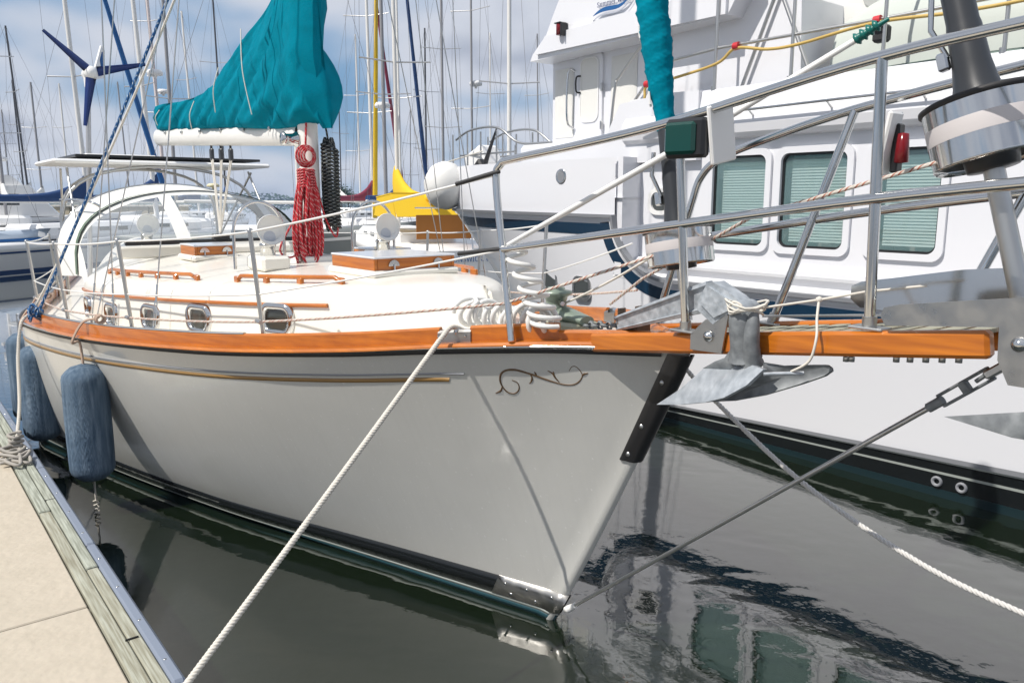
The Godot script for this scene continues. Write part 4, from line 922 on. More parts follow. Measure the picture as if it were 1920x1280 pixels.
func build_ground_tackle():
	# plough anchor on the bow roller
	var A := thing("plough_anchor", "galvanized plough anchor hanging from the cutter's bow roller", "anchor", Vector3(1.2, 1.8, 0.1))
	var st := mb(); var s0 := Vector3(0.55, 1.815, 0.10); var s1 := Vector3(1.20, 2.02, 0.24); var t := (s1 - s0).normalized(); var up := Vector3(0, 0, 1).cross(t)
	var rows := []
	for k in 2:
		var c: Vector3 = [s0, s1][k]; var h: float = [0.036, 0.062][k]; var row := PackedVector3Array()
		for q in [[-1.0, 0.020], [-0.75, 0.026], [-0.62, 0.012], [0.62, 0.012], [0.75, 0.026], [1.0, 0.020]]: row.append(c + up * q[0] * h + Vector3(0, 0, q[1]))
		for q in [[1.0, -0.020], [0.75, -0.026], [0.62, -0.012], [-0.62, -0.012], [-0.75, -0.026], [-1.0, -0.020]]: row.append(c + up * q[0] * h + Vector3(0, 0, q[1]))
		rows.append(row)
	grid(st, rows, false, true); fan(st, rows[0]); var r1: PackedVector3Array = rows[1]; r1.reverse(); fan(st, r1); obj("shank", st, M.galv, A)
	st = mb(); prism(st, PackedVector2Array([Vector2(1.16, 1.962), Vector2(1.165, 2.005), Vector2(1.205, 2.075), Vector2(1.23, 2.081), Vector2(1.335, 2.033), Vector2(1.37, 2.01), Vector2(1.37, 1.98), Vector2(1.295, 1.955), Vector2(1.24, 1.912)]), 0.075, Transform3D(Basis.IDENTITY, Vector3(0, 0, 0.245)))
	prism(st, PackedVector2Array([Vector2(1.18, 1.99), Vector2(1.22, 2.06), Vector2(1.325, 2.015), Vector2(1.345, 1.99), Vector2(1.25, 1.94)]), 0.095, Transform3D(Basis.IDENTITY, Vector3(0, 0, 0.245)))
	lathe(st, [Vector2(0, 0.07), Vector2(0.034, 0.07), Vector2(0.04, 0.055), Vector2(0.04, -0.03), Vector2(0.034, -0.045), Vector2(0, -0.045)], Transform3D(Basis(Vector3.RIGHT, PI / 2), Vector3(1.385, 1.985, 0.27)), 16); obj("crown", st, M.galv, A)
	st = mb(); tube(st, smooth([Vector3(1.388, 1.985, 0.30), Vector3(1.395, 1.92, 0.305), Vector3(1.398, 1.86, 0.30), Vector3(1.40, 1.80, 0.285)], 4), [0.040, 0.046, 0.050, 0.050, 0.050, 0.049, 0.049, 0.048, 0.048, 0.050, 0.054, 0.060, 0.066], 14)
	tube(st, smooth([Vector3(1.452, 1.985, 0.315), Vector3(1.452, 1.91, 0.325), Vector3(1.448, 1.84, 0.315), Vector3(1.44, 1.79, 0.295)], 4), [0.016, 0.02, 0.024, 0.027, 0.029, 0.030, 0.030, 0.031, 0.032, 0.034, 0.037, 0.04, 0.045], 12); obj("hinge_horn", st, M.galv_dark, A)
	# share: near blade, the web above it and the far wing
	var face := func(st2: SurfaceTool, ps: Array, off: Vector3, bow: float):
		var n := ps.size(); var c := Vector3.ZERO
		for p in ps: c += p / n
		st2.set_smooth_group(-1)
		var mid := []
		for p in ps: mid.append((p as Vector3).lerp(c, 0.16) + Vector3(-0.1, -0.2, 0.9) * bow)
		c += Vector3(-0.1, -0.2, 0.9) * bow * 2.2
		for i in n:
			var k := (i + 1) % n
			st2.set_smooth_group(0); tri(st2, mid[i], mid[k], c); quad(st2, ps[i], ps[k], mid[k], mid[i])
			st2.set_smooth_group(-1); quad(st2, ps[k], ps[i], ps[i] + off, ps[k] + off); tri(st2, ps[i] + off, c + off, ps[k] + off)
	st = mb(); face.call(st, [Vector3(0.987, 1.537, 0.310), Vector3(1.109, 1.630, 0.300), Vector3(1.210, 1.729, 0.290), Vector3(1.357, 1.750, 0.300), Vector3(1.396, 1.789, 0.300), Vector3(1.534, 1.789, 0.360), Vector3(1.484, 1.723, 0.390), Vector3(1.395, 1.661, 0.400), Vector3(1.305, 1.624, 0.390), Vector3(1.141, 1.574, 0.350)], Vector3(0.005, -0.002, -0.018), 0.006); obj("share", st, M.galv, A)
	st = mb(); face.call(st, [Vector3(1.189, 1.723, 0.270), Vector3(1.256, 1.764, 0.280), Vector3(1.310, 1.789, 0.290), Vector3(1.344, 1.831, 0.300), Vector3(1.457, 1.843, 0.300), Vector3(1.460, 1.797, 0.300), Vector3(1.396, 1.771, 0.285), Vector3(1.343, 1.742, 0.280)], Vector3(0.0, 0.0, -0.03), 0.004); obj("web", st, M.galv_dark, A)
	st = mb(); face.call(st, [Vector3(1.294, 1.621, 0.375), Vector3(1.380, 1.657, 0.380), Vector3(1.470, 1.720, 0.370), Vector3(1.520, 1.785, 0.340), Vector3(1.489, 1.801, 0.300), Vector3(1.566, 1.798, 0.280), Vector3(1.658, 1.811, 0.240), Vector3(1.699, 1.815, 0.220), Vector3(1.712, 1.806, 0.215), Vector3(1.715, 1.794, 0.215), Vector3(1.693, 1.773, 0.220), Vector3(1.625, 1.736, 0.250), Vector3(1.508, 1.680, 0.310), Vector3(1.400, 1.643, 0.350)], Vector3(0.0, -0.004, -0.02), -0.010); var wing := obj("wing", st, M.galv_dark, A)
	st = mb(); tube(st, [Vector3(1.537, 1.771, 0.362), Vector3(1.59, 1.777, 0.318), Vector3(1.643, 1.782, 0.272)], 0.008, 6); obj("weld_bead", st, M.galv, wing)
	# white lashing on the crown
	st = mb()
	for k in 4:
		var pts := []
		for i in 13: var p := TAU * i / 12.0; pts.append(Vector3(1.405 + cos(p) * (0.062 + 0.006 * k), 1.985 + 0.010 * k + 0.012 * sin(p * 2 + k), 0.30 + sin(p) * (0.062 + 0.004 * k)))
		tube(st, pts, 0.005, 6)
	tube(st, smooth([Vector3(1.37, 2.0, 0.36), Vector3(1.40, 2.025, 0.37), Vector3(1.43, 2.01, 0.365), Vector3(1.40, 1.985, 0.37)], 5), 0.005, 6)
	tube(st, [Vector3(1.449, 1.998, 0.29), Vector3(1.664, 2.048, 0.22), Vector3(1.79, 2.082, 0.15), Vector3(1.95, 2.11, 0.05)], 0.005, 6)
	tube(st, smooth([Vector3(1.655, 2.047, 0.222), Vector3(1.675, 1.984, 0.262), Vector3(1.70, 1.919, 0.30), Vector3(1.68, 1.836, 0.303), Vector3(1.61, 1.785, 0.30)], 7), 0.005, 6)
	lathe(st, [Vector2(0, 0.012), Vector2(0.012, 0.006), Vector2(0.012, -0.006), Vector2(0, -0.012)], Transform3D(Basis.IDENTITY, Vector3(1.655, 2.047, 0.222)), 8)
	var o := thing("lashing_line", "thin white cord lashed round the crown of the plough anchor", "cord", Vector3(1.3, 1.95, 0.14)); obj("cord", st, M.rope, o)
	# second anchor, of which the tip of the fluke shows under the sprit end
	var A2 := thing("fluke_anchor", "dark grey anchor tip pointing in under the bowsprit end", "anchor", Vector3(2.6, 1.8, 0.1))
	st = mb(); st.set_smooth_group(-1); face.call(st, [Vector3(2.115, 1.712, 0.22), Vector3(2.33, 1.775, 0.24), Vector3(2.62, 1.86, 0.26), Vector3(2.66, 1.72, 0.28), Vector3(2.33, 1.70, 0.26)], Vector3(0.0, -0.004, -0.016), 0.004); obj("fluke", st, M.galv_dark, A2)
	st = mb(); bar(st, Vector3(2.58, 1.80, 0.2), Vector3(2.85, 2.02, 0.1), 0.05, 0.06, 0.01); obj("shank", st, M.galv_dark, A2)

func build_lines():
	# bow line from the chock to a dock cleat
	var o := thing("bow_line", "white laid mooring line running from the bow chock down to the dock", "rope", Vector3(0.5, 0.5, 2.3))
	var st := mb(); rope3(st, smooth([Vector3(-0.13, 1.72, 0.50), Vector3(-0.125, 1.765, 0.60), Vector3(-0.10, 1.725, 0.68), Vector3(-0.07, 1.655, 0.775), Vector3(0.09, 1.295, 1.26), Vector3(0.25, 0.955, 1.73), Vector3(0.39, 0.665, 2.14), Vector3(0.47, 0.50, 2.38)], 4), 0.0140, 0.046); obj("rope", st, M.rope, o)
	var cl := thing("dock_cleat", "galvanized horn cleat on the dock holding the bow line", "cleat", Vector3(0.47, 0.45, 2.4))
	st = mb(); tube(st, [Vector3(0.33, 0.51, 2.4), Vector3(0.42, 0.505, 2.4), Vector3(0.52, 0.505, 2.4), Vector3(0.61, 0.51, 2.4)], [0.01, 0.018, 0.018, 0.01], 8)
	for x in [0.43, 0.51]: tube(st, [Vector3(x, 0.44, 2.4), Vector3(x, 0.5, 2.4)], 0.016, 8)
	obj("body", st, M.galv, cl)
	o = thing("spring_line", "grey mooring line sagging from the cutter's port bow over open water", "rope", Vector3(0.7, 1.4, -0.35))
	st = mb(); rope3(st, smooth([Vector3(0.42, 1.73, -0.30), Vector3(0.58, 1.56, -0.35), Vector3(0.807, 1.403, -0.35), Vector3(1.283, 1.134, -0.35), Vector3(1.787, 0.952, -0.35), Vector3(2.229, 0.881, -0.35), Vector3(3.0, 0.85, -0.35)], 5), 0.0125, 0.06); obj("rope", st, mat(0.58, 0.57, 0.55, 0.9), o)
	# fenders between the hull and the dock
	for q in [[Vector3(-3.42, 0.26, 1.72), 0.162, 0.93, "blue cloth covered fender with a knotted tail hanging over dark water", true], [Vector3(-5.15, 0.18, 1.80), 0.165, 0.92, "blue cloth covered fender behind the mooring line to the rope pile", false], [Vector3(-6.15, 0.14, 1.76), 0.17, 0.95, "faded grey fender at the far end of the cutter's side", false]]:
		var b: Vector3 = q[0]; var r: float = q[1]; var h: float = q[2]
		var fd := thing("fender", q[3], "fender", b, "fenders between cutter and dock"); st = mb(); var rows := []; var f := FastNoiseLite.new(); f.seed = int(-b.x * 10); f.frequency = 1.2
		for k in 34:
			var t := k / 33.0; var rr := r * pow(clampf(sin(PI * clampf(t, 0.0, 1.0)) * 3.2, 0, 1), 0.42) * (0.97 + 0.03 * sin(PI * t)); var row := PackedVector3Array()
			for j in 40:
				var a := TAU * j / 40; var q2 := rr * (1.0 + 0.010 * f.get_noise_3d(cos(a) * 3, t * 2.0, sin(a) * 3) + 0.006 * sin(a * 9) * smoothstep(0.85, 1.0, absf(2 * t - 1)))
				row.append(b + Vector3(cos(a) * q2, h * t, sin(a) * q2))
			rows.append(row)
		rows.reverse(); grid(st, rows, true, true); obj("cover", st, M.fender, fd)
		var hook := Vector3(b.x + 0.02, hr(b.x) + 0.13, zr(b.x) - 0.09); st = mb()
		for dz in [-0.012, 0.012]: tube(st, smooth([b + Vector3(dz, h - 0.01, 0), b + Vector3(dz, h + 0.16, 0.01), Vector3(hook.x + dz, hook.y - 0.16, zr(b.x) + 0.05), Vector3(hook.x + dz, hook.y - 0.02, zr(b.x) - 0.03), hook + Vector3(dz + 0.05, 0.01, -0.02), hook + Vector3(0.14, 0.03, -0.03)], 5), 0.0075, 6)
		for k in 3:
			var pts := []
			for i in 11: var p := TAU * i / 10.0; pts.append(hook + Vector3(0.14 + 0.03 * k, 0.02 + cos(p) * 0.028, -0.03 + sin(p) * 0.03))
			tube(st, pts, 0.0085, 6)
		obj("lanyard", st, mat(0.42, 0.31, 0.24, 0.9), fd)
		if q[4]:
			st = mb()
			for dz in [-0.015, 0.012]: tube(st, [b + Vector3(dz, 0.03, 0), b + Vector3(dz * 0.4, -0.16, 0)], 0.006, 6)
			var pts := []
			for i in 14: pts.append(b + Vector3(0.018 * cos(i * 1.7), -0.15 - 0.009 * i, 0.018 * sin(i * 1.7)))
			tube(st, smooth(pts, 4), 0.006, 6); obj("tail", st, M.rope, fd)
	o = thing("stern_warp", "pale rope hanging from the cutter's rail down to the heap on the dock", "rope", Vector3(-3.95, 0.5, 2.16))
	st = mb(); rope3(st, smooth([Vector3(-4.72, 1.45, 1.80), Vector3(-4.70, 1.38, 1.93), Vector3(-4.6, 1.1, 2.0), Vector3(-4.3, 0.75, 2.06), Vector3(-3.95, 0.56, 2.14)], 6), 0.014, 0.07); obj("rope", st, M.rope, o)
	# coiled white hose on the foredeck
	o = thing("coiled_hose", "white curly water hose heaped on the foredeck inside the rail", "hose", Vector3(0.0, 1.75, 0.36))
	st = mb(); var pts := []
	for i in 190:
		var t := i / 189.0; var a := t * TAU * 11.0; var r := 0.062 + 0.012 * sin(t * 9.0); var x: float = lerpf(-0.40, 0.28, t if t > 0.2 else t * 1.5 - 0.1 * sin(t * 5 * PI) * 0.3)
		r *= 1.0 + 0.16 * sin(i * 0.23) ; pts.append(Vector3(x + 0.012 * sin(i * 0.31), 1.79 + sin(a) * r + 0.02 * t, 0.34 + cos(a) * r * 1.1 - 0.05 * t))
	tube(st, pts, 0.0145, 8); obj("coil", st, M.vinyl, o)
	st = mb(); pts = []
	for i in 120:
		var t := i / 119.0; var a := t * TAU * 6.0; var r := lerpf(0.075, 0.05, t); var g := pow(t, 1.25)
		pts.append(Vector3(0.30 - 0.16 * g + cos(a) * r, 1.80 + 0.36 * g, 0.33 + 0.08 * g + sin(a) * r))
	pts.append(Vector3(0.10, 2.17, 0.46)); tube(st, pts, 0.0125, 8); obj("hanging_coil", st, M.vinyl, o)

# ---- the motor yacht beyond -------------------------------------------------------------------------------
const YC := -6.0
func y_wl(x: float) -> float: return -3.77 - (0.16 * pow(-3.0 - x, 1.9) if x < -3.0 else 0.0)
func y_rail(x: float) -> float: return -3.60 - (0.15 * pow(-5.3 - x, 2.4) if x < -5.3 else 0.0)
func yz(x: float, h: float) -> float:
	return maxf(lerpf(y_wl(x), y_rail(x), clampf(h / 2.25, -0.3, 1.0)), YC)
func y_stem(h: float) -> float:
	var x := -5.0
	while x > -9.5 and yz(x, h) > YC + 0.001: x -= 0.02
	return x
func yshell(st: SurfaceTool, xa: float, h0: Callable, h1: Callable, rows_n: int, off := 0.0, cols := 60, xb := -99.0):
	for side in [1.0, -1.0]:
		var rows := []
		for k in rows_n + 1:
			var row := PackedVector3Array(); var hm: float = lerpf(h0.call(-6.0), h1.call(-6.0), float(k) / rows_n); var xs := maxf(y_stem(hm), xb)
			for i in cols + 1:
				var x := lerpf(xa, xs, float(i) / cols); var h: float = lerpf(h0.call(x), h1.call(x), float(k) / rows_n); var z := yz(x, h) + off
				row.append(Vector3(x, h, z if side > 0 else 2 * YC - z))
			rows.append(row)
		if side > 0: rows.reverse()
		grid(st, rows)
func ybot(x: float) -> float: return 0.22 + 0.047 * (x + 2.2) if x > -4.5 else 0.112
func build_yacht():
	var Y := thing("motor_yacht", "large white motor yacht with navy stripes and blinds in its windows", "yacht", Vector3(-1, 0, -6))
	var st := mb(); yshell(st, 6.0, func(_x): return -0.4, func(_x): return 1.57, 12); yshell(st, -3.1, func(_x): return 1.57, func(_x): return 2.86, 8)
	var rows := []
	for k in 5:      # patch under the sweep of the rubbing rail
		var row := PackedVector3Array()
		for i in 17:
			var a := PI / 2 * i / 16.0; var x := -3.1 + 0.8 * (1 - cos(a)); var h := 1.57 + 0.66 * (1 - sin(a)); row.append(Vector3(x, lerpf(1.57, h, k / 4.0), yz(x, lerpf(1.57, h, k / 4.0))))
		rows.append(row)
	rows.reverse(); grid(st, rows); var tr := PackedVector3Array([Vector3(6, -0.4, yz(6, -0.4)), Vector3(6, 1.57, yz(6, 1.57)), Vector3(6, 1.57, 2 * YC - yz(6, 1.57)), Vector3(6, -0.4, 2 * YC - yz(6, -0.4))]); fan(st, tr)
	var hull := obj("hull", st, M.yacht, Y)
	for b in [["bottom_paint", -0.02, 0.20, "bottom_dark", 0.006], ["boot_stripe", 0.20, 0.57, "boot", 0.005], ["pinstripe", 0.57, 0.63, "pale", 0.006], ["boot_stripe", 0.63, 0.86, "boot", 0.005], ["chine_line", 0.86, 0.91, "pale", 0.016], ["chine_rail", 0.91, 1.02, "grey", 0.03]]:
		st = mb(); var lo: float = b[1]; var hi: float = b[2]
		yshell(st, 6.0, func(x): return lo if lo < 0.0 else ybot(x) * lo, func(x): return ybot(x) * hi, 2, b[4]); obj(b[0], st, M[b[3]], hull)
	# rubbing rail and navy stripe sweeping down from the bow deck
	var path := []
	for i in 30: var x := lerpf(-8.35, -3.1, i / 29.0); path.append([Vector2(x, 2.29 - 0.0105 * (x + 8.35)), Vector2(0, -1)])
	for i in range(1, 17): var a := PI / 2 * i / 16.0; path.append([Vector2(-3.1 + 0.8 * (1 - cos(a)), 1.57 + 0.66 * (1 - sin(a))), Vector2(-cos(a), -sin(a)).normalized()])
	for i in range(1, 12): path.append([Vector2(lerpf(-2.3, 6.0, i / 11.0), 1.57), Vector2(0, -1)])
	for q in [["rubbing_rail", 0.0, 0.035, 0.05, "grey"], ["rail_step", 0.035, 0.075, 0.02, "yacht"], ["navy_stripe", 0.105, 0.235, 0.006, "navy"]]:
		st = mb(); rows = [PackedVector3Array(), PackedVector3Array(), PackedVector3Array(), PackedVector3Array()]
		for p in path:
			var k := 0
			for w in [[q[1], -0.03], [q[1], q[3]], [q[2], q[3]], [q[2], -0.03]]:
				var v: Vector2 = p[0] + p[1] * w[0]; rows[k].append(Vector3(v.x, v.y, yz(v.x, v.y) + w[1])); k += 1
		grid(st, rows, false); obj(q[0], st, M[q[4]], hull)
	for q in [[-4.36, 1.40, 0.24, 0.22], [-3.70, 1.36, 0.26, 0.22]]:      # hull portlights
		var xf := Transform3D(Basis(Vector3.UP, -0.06), Vector3(q[0], q[1], yz(q[0], q[1]) + 0.005)); st = mb()
		ring_frame(st, rrect(q[2] + 0.07, q[3] + 0.07, 0.09), rrect(q[2], q[3], 0.07), 0.035, xf); var pl := obj("portlight", st, M.steel_dull, hull)
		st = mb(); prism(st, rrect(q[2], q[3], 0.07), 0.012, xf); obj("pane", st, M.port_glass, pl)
	st = mb(); lathe(st, [Vector2(0.055, 0), Vector2(0.085, 0.01), Vector2(0.09, 0.0)], Transform3D(Basis(Vector3.RIGHT, PI / 2), Vector3(-3.99, 2.67, -3.6)), 20); var hs_ := obj("hawse_pipe", st, M.steel, hull)
	st = mb(); lathe(st, [Vector2(0.0, 0.004), Vector2(0.06, 0.004)], Transform3D(Basis(Vector3.RIGHT, PI / 2), Vector3(-3.99, 2.67, -3.6)), 16); obj("hole", st, M.grey, hs_)
	for x in [0.478, 0.67]:
		st = mb(); lathe(st, [Vector2(0.02, 0.0), Vector2(0.035, 0.02), Vector2(0.045, 0.005), Vector2(0.045, -0.01)], Transform3D(Basis(Vector3.RIGHT, PI / 2), Vector3(x, 0.13, yz(x, 0.13) + 0.012)), 14); obj("drain_outlet", st, M.grey, hull)
	# side deck and foredeck
	st = mb(); rows = []
	for k in 2:
		var row := PackedVector3Array()
		for i in 30: var x := lerpf(-3.0, -8.4, i / 29.0); var z := yz(x, 2.3); row.append(Vector3(x, 2.42, z if k == 0 else 2 * YC - z))
		rows.append(row)
	grid(st, rows); box(st, Vector3(1.45, 1.555, -6.0), Vector3(9.2, 0.02, 4.7)); obj("foredeck", st, M.white, Y)
	# saloon side with window openings
	var wins := [[-2.03, -1.40], [-1.245, -0.575], [-0.345, 0.235], [1.75, 2.4], [2.7, 3.3]]; var wz := -3.93
	st = mb(); var xs := -3.1
	for w in wins:
		box(st, Vector3((xs + w[0]) / 2, 2.39, wz - 0.04), Vector3(w[0] - xs, 0.88, 0.08)); xs = w[1]
	box(st, Vector3((xs + 6.0) / 2, 2.39, wz - 0.04), Vector3(6.0 - xs, 0.88, 0.08)); box(st, Vector3(1.45, 1.755, wz - 0.04), Vector3(9.1, 0.39, 0.08)); box(st, Vector3(1.45, 2.925, wz - 0.04), Vector3(9.1, 0.19, 0.08))
	box(st, Vector3(-3.06, 2.3, -6.0), Vector3(0.08, 1.46, 4.06)); box(st, Vector3(-3.07, 2.215, -3.80), Vector3(0.10, 1.29, 0.33)); box(st, Vector3(5.96, 2.3, -6.0), Vector3(0.08, 1.46, 4.06)); box(st, Vector3(1.45, 2.3, -8.05), Vector3(9.1, 1.46, 0.08))
	var house := obj("saloon", st, M.yacht, Y)
	st = mb(); box(st, Vector3(1.45, 1.72, wz + 0.03), Vector3(9.0, 0.10, 0.10), Basis.IDENTITY, 0.03); obj("wall_step", st, M.yacht, house)
	for w in wins:
		var c := Vector3((w[0] + w[1]) / 2, 2.39, wz); var wd: float = w[1] - w[0]; st = mb()
		ring_frame(st, rrect(wd + 0.11, 0.99, 0.10, 6), rrect(wd - 0.01, 0.87, 0.075, 6), 0.04, Transform3D(Basis.IDENTITY, c + Vector3(0, 0, 0.012))); var wn := obj("window", st, M.yacht, house)
		st = mb(); ring_frame(st, rrect(wd - 0.01, 0.87, 0.075, 6), rrect(wd - 0.05, 0.83, 0.06, 6), 0.02, Transform3D(Basis.IDENTITY, c + Vector3(0, 0, -0.012))); obj("gasket", st, M.black, wn)
		st = mb(); prism(st, rrect(wd - 0.03, 0.85, 0.07, 6), 0.008, Transform3D(Basis.IDENTITY, c - Vector3(0, 0, 0.02))); obj("pane", st, M.win, wn)
		st = mb(); var gap: float = 0.10 if w[0] > -0.5 else 0.07
		for k in 30: box(st, c + Vector3(0.03, 0.40 - k * 0.0265, -0.075), Vector3(wd - gap, 0.003, 0.026), Basis(Vector3.RIGHT, 1.12))
		obj("blind", st, M.blind, wn)
		st = mb(); box(st, c + Vector3(0, 0, -0.55), Vector3(wd + 0.1, 1.0, 0.02)); obj("interior", st, M.dark_in, wn)
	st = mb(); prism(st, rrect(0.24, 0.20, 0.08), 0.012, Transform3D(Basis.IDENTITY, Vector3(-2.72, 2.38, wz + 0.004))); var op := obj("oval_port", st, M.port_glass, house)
	st = mb(); ring_frame(st, rrect(0.33, 0.29, 0.12), rrect(0.24, 0.20, 0.08), 0.05, Transform3D(Basis.IDENTITY, Vector3(-2.72, 2.38, wz + 0.01))); obj("rim", st, M.white, op)
	# boat deck: moulded fascia, coaming, grab rail
	st = mb(); var prof := PackedVector2Array([Vector2(0, 2.99), Vector2(0.08, 3.0), Vector2(0.13, 3.04), Vector2(0.15, 3.12), Vector2(0.13, 3.22), Vector2(0.09, 3.27), Vector2(0.06, 3.30), Vector2(0.03, 3.47), Vector2(0.0, 3.49), Vector2(0.0, 3.2), Vector2(-4.1, 3.2), Vector2(-4.1, 2.99)])
	prism(st, prof, 9.4, Transform3D(Basis(Vector3(0, 0, 1), Vector3.UP, Vector3(-1, 0, 0)), Vector3(1.5, 0, wz))); var bd := obj("boat_deck", st, M.yacht, Y)
	st = mb(); tube(st, smooth([Vector3(-2.9, 3.14, -3.72), Vector3(-2.4, 3.22, -3.71), Vector3(-1.28, 3.235, -3.71), Vector3(0.27, 3.25, -3.71), Vector3(3.0, 3.25, -3.71)], 6), 0.013, 8)
	for x in [-2.3, -1.5, -0.7, 0.1, 0.9]: tube(st, [Vector3(x, 3.235, -3.71), Vector3(x, 3.19, -3.79)], 0.010, 6)
	obj("grab_rail", st, M.steel, bd)
	for q in [[-2.08, 4.6], [-1.22, 4.6], [-0.36, 4.6], [0.575, 4.6], [1.5, 4.6], [2.4, 4.6]]:
		st = mb(); tube(st, [Vector3(q[0] + 0.01, 3.46, -3.93), Vector3(q[0], q[1], -3.95)], 0.017, 8); var ps := obj("rail_post", st, M.steel_dull, bd); st = mb(); tube(st, [Vector3(q[0], 3.45, -3.93), Vector3(q[0], 3.52, -3.93)], 0.026, 8); obj("post_foot", st, M.steel_dull, ps)
	st = mb(); tube(st, smooth([Vector3(-3.18, 4.14, -4.1), Vector3(-3.55, 3.8, -4.1), Vector3(-3.62, 3.7, -4.1), Vector3(-3.7, 3.08, -4.1)], 6), 0.016, 8); tube(st, [Vector3(-3.51, 3.25, -4.05), Vector3(-3.04, 3.644, -3.98), Vector3(-2.62, 3.846, -3.95), Vector3(-2.07, 3.885, -3.95), Vector3(-0.46, 3.886, -3.95), Vector3(3.0, 3.93, -3.95)], 0.016, 8); obj("hand_rail", st, M.steel_dull, bd)
	var hz := thing("yellow_hose", "yellow air hose taped with red along the yacht's upper rail", "hose", Vector3(-2, 3.5, -3.9))
	st = mb(); tube(st, smooth([Vector3(-3.5, 3.22, -4.02), Vector3(-3.06, 3.45, -3.96), Vector3(-3.0, 3.62, -3.96), Vector3(-2.55, 3.66, -3.92), Vector3(-2.04, 3.735, -3.92), Vector3(-1.83, 3.85, -3.925), Vector3(-1.465, 3.79, -3.92), Vector3(-1.13, 3.79, -3.92), Vector3(-0.42, 3.86, -3.925), Vector3(0.5, 3.83, -3.92), Vector3(2.5, 3.9, -3.92)], 6), 0.015, 8); obj("pipe", st, M.hose, hz)
	for p in [Vector3(-3.0, 3.64, -3.965), Vector3(-1.83, 3.868, -3.935), Vector3(-0.42, 3.876, -3.935)]:
		st = mb(); tube(st, [p - Vector3(0.03, 0, 0), p + Vector3(0.03, 0.004, 0)], 0.038, 10); obj("red_tape", st, M.red_tape, hz)
	# pilothouse with canvas covered windows and a door
	st = mb(); box(st, Vector3(-3.6, 3.5, -6.0), Vector3(2.8, 1.36, 3.3)); box(st, Vector3(-3.4, 2.86, -6.0), Vector3(3.9, 0.5, 3.9), Basis.IDENTITY, 0.05); var ph := obj("pilothouse", st, M.yacht, Y)
	st = mb(); prism(st, PackedVector2Array([Vector2(-3.7, 2.8), Vector2(-3.3, 3.45), Vector2(-2.6, 3.5), Vector2(-2.2, 3.49), Vector2(-2.2, 2.8)]), 0.10, Transform3D(Basis.IDENTITY, Vector3(0, 0, -3.9))); obj("wing", st, M.yacht, ph)
	for q in [[-4.775, 3.62, 0.36, 0.86], [-3.72, 3.66, 0.42, 0.86], [-3.0, 3.72, 0.5, 0.8]]:
		st = mb(); rows = []; var f := FastNoiseLite.new(); f.seed = int(q[0] * -100); f.frequency = 3.0
		for i in 15:
			var row := PackedVector3Array()
			for j in 13: var u := j / 12.0 - 0.5; var v := i / 14.0 - 0.5; var e := 1.0 - pow(maxf(absf(u), absf(v)) * 2, 8.0); row.append(Vector3(q[0] + u * q[2], q[1] + v * q[3], -4.345 + 0.02 * e + 0.012 * e * f.get_noise_2d(u * 2, v * 2)))
			rows.append(row)
		rows.reverse(); grid(st, rows); obj("window_cover", st, M.canvas_white, ph)
	var dx := -4.28; st = mb(); prism(st, rrect(0.44, 1.22, 0.07), 0.03, Transform3D(Basis.IDENTITY, Vector3(dx, 3.56, -4.335))); var dr := obj("door", st, M.yacht, ph)
	st = mb(); ring_frame(st, rrect(0.33, 0.78, 0.10), rrect(0.30, 0.75, 0.09), 0.015, Transform3D(Basis.IDENTITY, Vector3(dx, 3.74, -4.315))); obj("window_trim", st, M.white, dr)
	st = mb(); prism(st, rrect(0.30, 0.75, 0.09), 0.008, Transform3D(Basis.IDENTITY, Vector3(dx, 3.74, -4.317))); obj("window_cover", st, M.canvas_white, dr)
	st = mb(); tube(st, smooth([Vector3(dx - 0.15, 3.92, -4.31), Vector3(dx - 0.19, 3.90, -4.27), Vector3(dx - 0.19, 3.74, -4.27), Vector3(dx - 0.15, 3.72, -4.31)], 4), 0.012, 6); obj("handle", st, M.black, dr)
	st = mb()
	for y in [3.3, 3.75]: box(st, Vector3(dx + 0.225, y, -4.31), Vector3(0.03, 0.10, 0.03), Basis.IDENTITY, 0.005)
	obj("hinge", st, M.steel_dull, dr)
	st = mb(); tube(st, smooth([Vector3(-4.56, 4.0, -4.33), Vector3(-4.6, 3.97, -4.25), Vector3(-4.61, 3.4, -4.25), Vector3(-4.57, 3.30, -4.33)], 5), 0.014, 8); obj("hand_rail", st, M.steel, ph)
	st = mb(); box(st, Vector3(-3.5, 3.3, -4.30), Vector3(0.05, 0.16, 0.03)); obj("hose_tap", st, M.steel_dull, ph)
	# flybridge: the overhanging brow, its coaming and the name with a wave flourish
	st = mb(); prism(st, PackedVector2Array([Vector2(-5.05, 4.14), Vector2(-5.0, 4.22), Vector2(-4.74, 4.42), Vector2(-4.62, 4.62), Vector2(-4.40, 4.95), Vector2(-4.1, 5.5), Vector2(-1.9, 5.5), Vector2(-1.75, 4.6), Vector2(-2.0, 4.2), Vector2(-3.4, 4.17)]), 4.0, Transform3D(Basis.IDENTITY, Vector3(0, 0, -6.0))); var fb := obj("flybridge", st, M.yacht, Y)
	st = mb(); prism(st, PackedVector2Array([Vector2(-4.72, 4.40), Vector2(-3.9, 4.42), Vector2(-3.85, 4.44), Vector2(-2.0, 4.46), Vector2(-2.0, 4.2), Vector2(-4.9, 4.2)]), 0.05, Transform3D(Basis.IDENTITY, Vector3(0, 0, -3.985))); obj("brow", st, M.yacht, fb)
	st = mb(); lathe(st, [Vector2(0, 0.07), Vector2(0.045, 0.07), Vector2(0.05, 0.055), Vector2(0.05, -0.06), Vector2(0, -0.06)], Transform3D(Basis.IDENTITY, Vector3(-4.40, 4.42, -3.93)), 14); var nl := obj("side_lamp", st, M.red_lens, fb)
